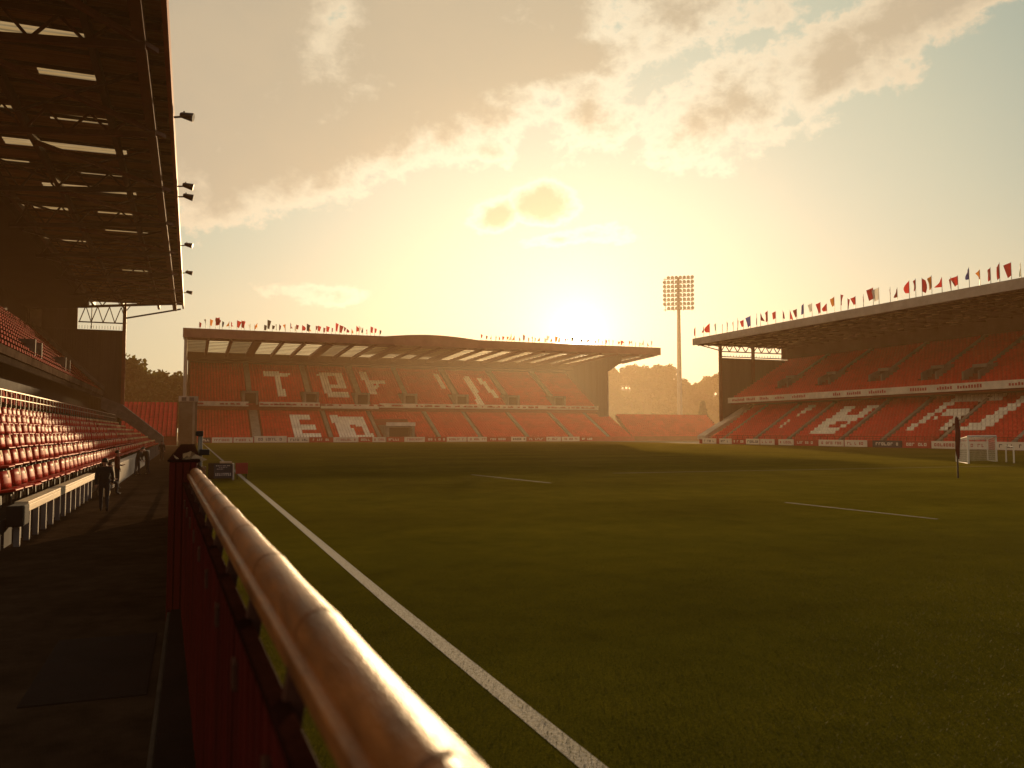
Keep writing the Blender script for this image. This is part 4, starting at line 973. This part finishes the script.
def person(J, loc_, rz, sc, label, jacket, hairm):
    """J: joint positions, metres for a 1.75 m adult facing -Y"""
    R = dict(pelvis=(.15,.12), belly=(.145,.115), chest=(.165,.125), neck=.058, throat=.055, head=(.088,.10), crown=(.07,.08), sl=.075, sr=.075, el=.05, er=.05, wl=.034, wr=.034, hl=.036, hr=.036,
             pl=.10, pr=.10, kl=.066, kr=.066, al=.046, ar=.046, tl=.042, tr=.042, hel=.045, her=.045)
    E_ = [('pelvis','belly'),('belly','chest'),('chest','neck'),('neck','throat'),('throat','head'),('head','crown'),('chest','sl'),('sl','el'),('el','wl'),('wl','hl'),('chest','sr'),('sr','er'),('er','wr'),('wr','hr'),
          ('pelvis','pl'),('pl','kl'),('kl','al'),('al','tl'),('pelvis','pr'),('pr','kr'),('kr','ar'),('ar','tr')]
    J = {k: Vector(v) for k, v in J.items()}
    R = {k: R[k] for k in J}
    body = skin_mesh(J, E_, R, 'pelvis')
    bm = bmesh.new(); bm.from_mesh(body)
    # fingers: five short curled chains per hand, rooted in the palm
    for s_ in 'lr':
        w, h = J['w'+s_], J['h'+s_]; d = (h-w).normalized(); side = d.cross(Vector((0,-1,.2))).normalized(); fwd = side.cross(d).normalized()
        for i, (off, ln) in enumerate([(-.03,.068),(-.011,.078),(.011,.072),(.029,.058),(-.04,.05)]):
            thumb = i == 4; a = h + side*off*.8 - (d*.035 if thumb else d*0); dd = (d*.6 - side*.8).normalized() if thumb else d
            pts = {'a':a, 'b':a+dd*ln*.5, 'c':a+dd*ln*.8+fwd*ln*.2, 'd':a+dd*ln+fwd*ln*.45}
            fm_ = skin_mesh(pts, [('a','b'),('b','c'),('c','d')], {'a':.0095,'b':.0088,'c':.008,'d':.0065}, 'a', 1); bm.from_mesh(fm_); bpy.data.meshes.remove(fm_)
    # nose and ears
    hd = J['head']; hu = (J['crown']-J['head']).normalized(); hf = Vector((0,-1,0)); hf = (hf - hu*hf.dot(hu)).normalized(); hs = hu.cross(hf)
    for p, r_ in [(hd+hf*.105-hu*.005,.018),(hd+hs*.088,.024),(hd-hs*.088,.024)]:
        bmesh.ops.create_icosphere(bm, subdivisions=2, radius=r_, matrix=Matrix.Translation(p))
    body2 = bpy.data.meshes.new('person_body')
    bones = [('pelvis','belly',1),('belly','chest',1),('chest','neck',1),('neck','throat',0),('throat','head',0),('head','crown',0)]
    for s_ in 'lr': bones += [('chest','s'+s_,1),('s'+s_,'e'+s_,1),('e'+s_,'w'+s_,1),('w'+s_,'h'+s_,0),('pelvis','p'+s_,2),('p'+s_,'k'+s_,2),('k'+s_,'a'+s_,2),('a'+s_,'t'+s_,3)]
    for f in bm.faces:
        c = f.calc_center_median(); best = (9,0)
        for a,b2,m in bones:
            A2, B2 = J[a], J[b2]; t = max(0,min(1,(c-A2).dot(B2-A2)/max(1e-6,(B2-A2).length_squared))); d = (c-A2.lerp(B2,t)).length
            if m == 0 and a == 'w'+a[-1] and t < .3: m = 1
            if d < best[0]: best = (d,m)
        f.material_index = best[1]; f.smooth = True
    bm.to_mesh(body2); bm.free(); bpy.data.meshes.remove(body)
    for m in (M['skin'], jacket, M['trousers'], M['shoe']): body2.materials.append(m)
    o = link('person', body2); o.location = loc_; o.rotation_euler = (0,0,rz); o.scale = (sc,sc,sc); tag(o, label, 'person')
    hb = MB(); bmh = bmesh.new(); bmesh.ops.create_icosphere(bmh, subdivisions=3, radius=1.0)
    q = Matrix((hs, -hf, hu)).transposed().to_4x4(); T = Matrix.Translation(hd + hu*.035 - hf*.02) @ q @ Matrix.Diagonal((.098,.112,.115,1))
    for v in list(bmh.verts):
        if v.co.z < -.35 or (v.co.y < -.35 and v.co.z < .35): bmh.verts.remove(v)
    bmh.transform(T); me = bpy.data.meshes.new('hair'); bmh.to_mesh(me); bmh.free(); me.materials.append(hairm)
    for p in me.polygons: p.use_smooth = True
    h = link('hair', me, o); sd = h.modifiers.new('t','SOLIDIFY'); sd.thickness = .012
    return o
STAND = dict(pelvis=(0,0,.95), belly=(0,.0,1.12), chest=(0,.0,1.32), neck=(0,.005,1.47), throat=(0,-.005,1.53), head=(0,-.02,1.62), crown=(0,-.015,1.70), sl=(.19,0,1.41), sr=(-.19,0,1.41),
    el=(.25,.02,1.13), er=(-.25,.03,1.13), wl=(.25,-.06,.90), wr=(-.25,-.05,.90), hl=(.245,-.08,.83), hr=(-.245,-.07,.83), pl=(.095,0,.88), pr=(-.095,0,.88), kl=(.105,-.02,.49), kr=(-.105,-.02,.49), al=(.11,.02,.09), ar=(-.11,.02,.09), tl=(.12,-.13,.04), tr=(-.12,-.13,.04))
WALK = dict(STAND, kl=(.09,-.12,.50), al=(.09,-.16,.10), tl=(.095,-.30,.045), kr=(-.09,.02,.48), ar=(-.09,.22,.12), tr=(-.10,.09,.04), wl=(.24,.10,.92), hl=(.235,.10,.85), el=(.25,.09,1.14), wr=(-.24,-.17,.96), hr=(-.235,-.21,.90), er=(-.25,-.02,1.14))
BEND = dict(STAND, belly=(0,-.10,1.06), chest=(0,-.28,1.16), neck=(0,-.41,1.22), throat=(0,-.46,1.23), head=(0,-.54,1.22), crown=(0,-.61,1.24), pelvis=(0,.04,.93), sl=(.19,-.34,1.19), sr=(-.19,-.34,1.19), el=(.22,-.40,.93), er=(-.22,-.38,.93),
    wl=(.17,-.50,.74), wr=(-.17,-.48,.72), hl=(.15,-.53,.67), hr=(-.15,-.51,.65), pl=(.1,.03,.86), pr=(-.1,.03,.86))
SIT = dict(STAND, pelvis=(0,.1,.55), belly=(0,.08,.72), chest=(0,.02,.92), neck=(0,-.03,1.06), throat=(0,-.05,1.11), head=(0,-.09,1.2), crown=(0,-.1,1.28), sl=(.19,.01,1.0), sr=(-.19,.01,1.0), el=(.24,-.02,.74), er=(-.24,-.02,.74),
    wl=(.13,-.22,.66), wr=(-.13,-.22,.66), hl=(.10,-.28,.64), hr=(-.10,-.28,.64), pl=(.1,.06,.50), pr=(-.1,.06,.50), kl=(.13,-.36,.50), kr=(-.13,-.36,.50), al=(.13,-.34,.09), ar=(-.13,-.34,.09), tl=(.14,-.48,.04), tr=(-.14,-.48,.04))
person(WALK, (-2.50,29.0,0), PI+.08, .96, 'person in dark jacket and trousers walking along the middle of the walkway', M['jacket_dark'], M['hair'])
person(dict(STAND, wl=(.2,-.25,1.05), hl=(.18,-.31,1.08)), (-3.0,40.5,0), 1.9, .97, 'person in maroon coat standing at the corner of the pale wall', M['jacket_red'], M['hair'])
sit = person(SIT, (-3.05,36.8,0), PI/2, .97, 'person sitting at the end of the timber ledge', M['jacket_dark'], M['hair'])
LEAN = dict(STAND, belly=(0,-.03,1.11), chest=(0,-.12,1.30), neck=(0,-.19,1.43), throat=(0,-.22,1.48), head=(0,-.29,1.54), crown=(0,-.33,1.62), sl=(.19,-.14,1.38), sr=(-.19,-.14,1.38), el=(.24,-.14,1.10), er=(-.24,-.16,1.10), wl=(.21,-.26,.90), wr=(-.2,-.28,.92), hl=(.19,-.30,.84), hr=(-.18,-.32,.86),
    kl=(.15,-.05,.49), al=(.19,.03,.09), tl=(.22,-.12,.04), kr=(-.14,.0,.49), ar=(-.18,.08,.09), tr=(-.2,-.07,.04))
person(LEAN, (-2.85,52.6,0), 1.2, .95, 'person in dark clothes leaning forward beside the pale wall, one of two together', M['jacket_dark'], M['hair'])
person(LEAN, (-2.35,53.4,0), -1.0, .97, 'person in dark clothes on the pitch side of the leaning pair', M['jacket_dark'], M['hair'])
person(WALK, (-2.35,79.0,0), .1, .97, 'distant person in dark clothes walking where the pale wall ends', M['jacket_dark'], M['hair'])
st_ = thing('stool', 'low timber stool under the person sitting by the ledge', 'stool', (-3.15,36.8,0))
MB().box(-.25,.15,-.22,.22,.37,.42).build('seat', M['wood'], st_, bevel=.01)
for dx in (-.21,.09):
    for dy in (-.18,.18): MB().box(dx-.02,dx+.02,dy-.02,dy+.02,0,.37).build('leg', M['wood'], st_)
bg = thing('kit_bag', 'pale holdall on the walkway beside the sitting person', 'bag', (-3.0,35.0,0))
b = MB(); n = 12
for i in range(7):
    t = i/6; r_ = .2*math.sin(PI*(.12+.76*t))**.4
    ring = [(.0+r_*math.cos(a*6.283/n), -.35+.7*t, .2+r_*.95*math.sin(a*6.283/n)) for a in range(n)]
    if i: b.add(prev+ring, [(k,(k+1)%n,n+(k+1)%n,n+k) for k in range(n)], 0, True)
    else: b.add(ring, [tuple(range(n))])
    prev = ring
b.add(prev, [tuple(range(n))]); b.build('bag', M['glint_cream'], bg)
MB().tube((0,-.15,.38),(0,-.1,.5),.015,n=6).tube((0,-.1,.5),(0,.1,.5),.015,n=6).tube((0,.1,.5),(0,.15,.38),.015,n=6).build('handle', M['black'], bg)

# ------------------------------------------------------------------ trees and hill
def tree_meshes(seed, H, Rr, leaves, leafsize, m, conifer=False):
    rnd = np.random.default_rng(seed); tb = MB()
    tb.tube((0,0,0),(.1,.05,H*.55),.035*H,.018*H,n=8); tb.tube((.1,.05,H*.55),(0,0,H*.9),.018*H,.005*H,n=6)
    cl = []
    if conifer:
        for j in range(26):
            u = j/26; z = H*(.12+.86*u); rad = Rr*(1-u)**.85*(1.0 if j % 2 else .8)
            for a in np.arange(0, 6.28, .7): cl.append((rad*.7*math.cos(a+j), rad*.7*math.sin(a+j), z-.1*rad, max(.12*H*(1-u),.04*H)))
    else:
        for i in range(46):
            a = rnd.uniform(0,6.283); u = rnd.uniform(0,1); rad = Rr*math.sqrt(rnd.uniform(.05,1))*math.sin(PI*(.18+.76*u))**.7
            z = H*(.28+.70*u); cl.append((rad*math.cos(a), rad*math.sin(a), z, rnd.uniform(.09,.18)*H))
            if i < 14: tb.tube((.05,.02,H*rnd.uniform(.28,.6)),(rad*math.cos(a)*.8,rad*math.sin(a)*.8,z),.011*H,.003*H,n=5)
    C = np.array(cl); idx = rnd.integers(0,len(C),leaves); d = rnd.normal(size=(leaves,3)); d /= np.linalg.norm(d,axis=1)[:,None]
    r_ = rnd.uniform(.25,1,leaves)**.5*C[idx,3]; P = C[idx,:3] + d*r_[:,None]*np.array([1,1,.75])
    u = rnd.normal(size=(leaves,3)); u /= np.linalg.norm(u,axis=1)[:,None]; w = np.cross(u, rnd.normal(size=(leaves,3))); w /= np.linalg.norm(w,axis=1)[:,None]
    sz = leafsize*rnd.uniform(.6,1.4,leaves)[:,None]
    V = np.stack([P-u*sz, P+w*sz*.6, P+u*sz, P-w*sz*.6], 1).reshape(-1,3)
    me = bpy.data.meshes.new('crown'); me.vertices.add(len(V)); me.vertices.foreach_set('co', V.ravel()); nf_ = leaves
    me.loops.add(nf_*4); me.loops.foreach_set('vertex_index', np.arange(nf_*4, dtype=np.int32)); me.polygons.add(nf_)
    me.polygons.foreach_set('loop_start', np.arange(nf_)*4); me.polygons.foreach_set('loop_total', np.full(nf_,4)); me.update(calc_edges=True); me.materials.append(m)
    return tb, me
protos = []
for sd, mm in ((1,'leaf'),(2,'leaf2'),(3,'leaf')):
    tb_, me_ = tree_meshes(sd, 12, 4.6, 3600, .42, M[mm]); protos.append([tb_, me_, None])
def tree(pos, sc, kind, label, group, rz):
    r_ = thing('broadleaf_tree', label, 'tree', pos, rz, group); r_.scale = (sc,sc,sc*random.uniform(.9,1.1))
    pr_ = protos[kind]
    if pr_[2] is None: pr_[2] = pr_[0].build('trunk', M['bark'], r_).data
    else: link('trunk', pr_[2], r_)
    link('crown', pr_[1], r_)
hl = MB(); nx = 40; vs = []
for j in range(9):
    for i in range(nx+1):
        x = 110+ i*8.; yy = 330+j*24.; 
        h = (19 + 9*math.exp(-((x-228)/30)**2) + 7*math.exp(-((x-300)/50)**2))*math.sin(min(1,(j)/4.)*PI/2) - 1
        vs.append((x,yy,h))
for j in range(8):
    for i in range(nx):
        a = j*(nx+1)+i; hl.add([vs[a],vs[a+1],vs[a+nx+2],vs[a+nx+1]], [(0,1,2,3)], 0, True)
structure(hl.build('hill', M['hill']))
def hillz(x, yy):
    j = (yy-330)/24.; return (19 + 9*math.exp(-((x-228)/30)**2) + 7*math.exp(-((x-300)/50)**2))*math.sin(max(0,min(1,j/4.))*PI/2) - 1
k = 0
for i in range(88):
    x = 160 + i*1.75 + random.uniform(-1.5,1.5); yy = 336 + [60,10,90,35,78,22,50][i%7] + random.uniform(-6,6)
    k += 1
    tree((x,yy,hillz(x,yy)-1), random.uniform(.7,1.5), random.randint(0,2), f'hazy hillside tree behind the floodlight mast, {ordinal(k)} along from the end stand', 'trees on the hill', random.uniform(0,6.28))
k = 0
for (x, yy, s_) in [(-22,255,1.7),(-16.5,262,1.75),(-12,258,1.55),(-7,266,1.6),(-26,268,1.5),(-3,262,1.5),(-30,258,1.6)]:
    k += 1
    tree((x,yy,0), s_, k % 3, f'dark bushy tree behind the small red terrace, {ordinal(k)} of the clump', 'trees behind the corner terrace', random.uniform(0,6.28))
tb_, me_ = tree_meshes(9, 13, 3.6, 3400, .34, M['needle'], True)
cn = thing('conifer_tree', 'single pointed conifer beside the floodlight mast', 'tree', (155.5,230,0)); tb_.build('trunk', M['bark'], cn); link('crown', me_, cn)

# ------------------------------------------------------------------ render settings
S.view_settings.view_transform = 'Standard'; S.view_settings.look = 'None'; S.view_settings.exposure = 0; S.view_settings.gamma = 1
S.render.engine = 'CYCLES'; S.cycles.use_denoising = True
try: S.cycles.denoiser = 'OPENIMAGEDENOISE'
except Exception: pass
S.cycles.max_bounces = 6; S.cycles.diffuse_bounces = 3; S.cycles.glossy_bounces = 2; S.cycles.transmission_bounces = 3; S.cycles.volume_bounces = 1; S.cycles.transparent_max_bounces = 4
S.cycles.sample_clamp_indirect = 6
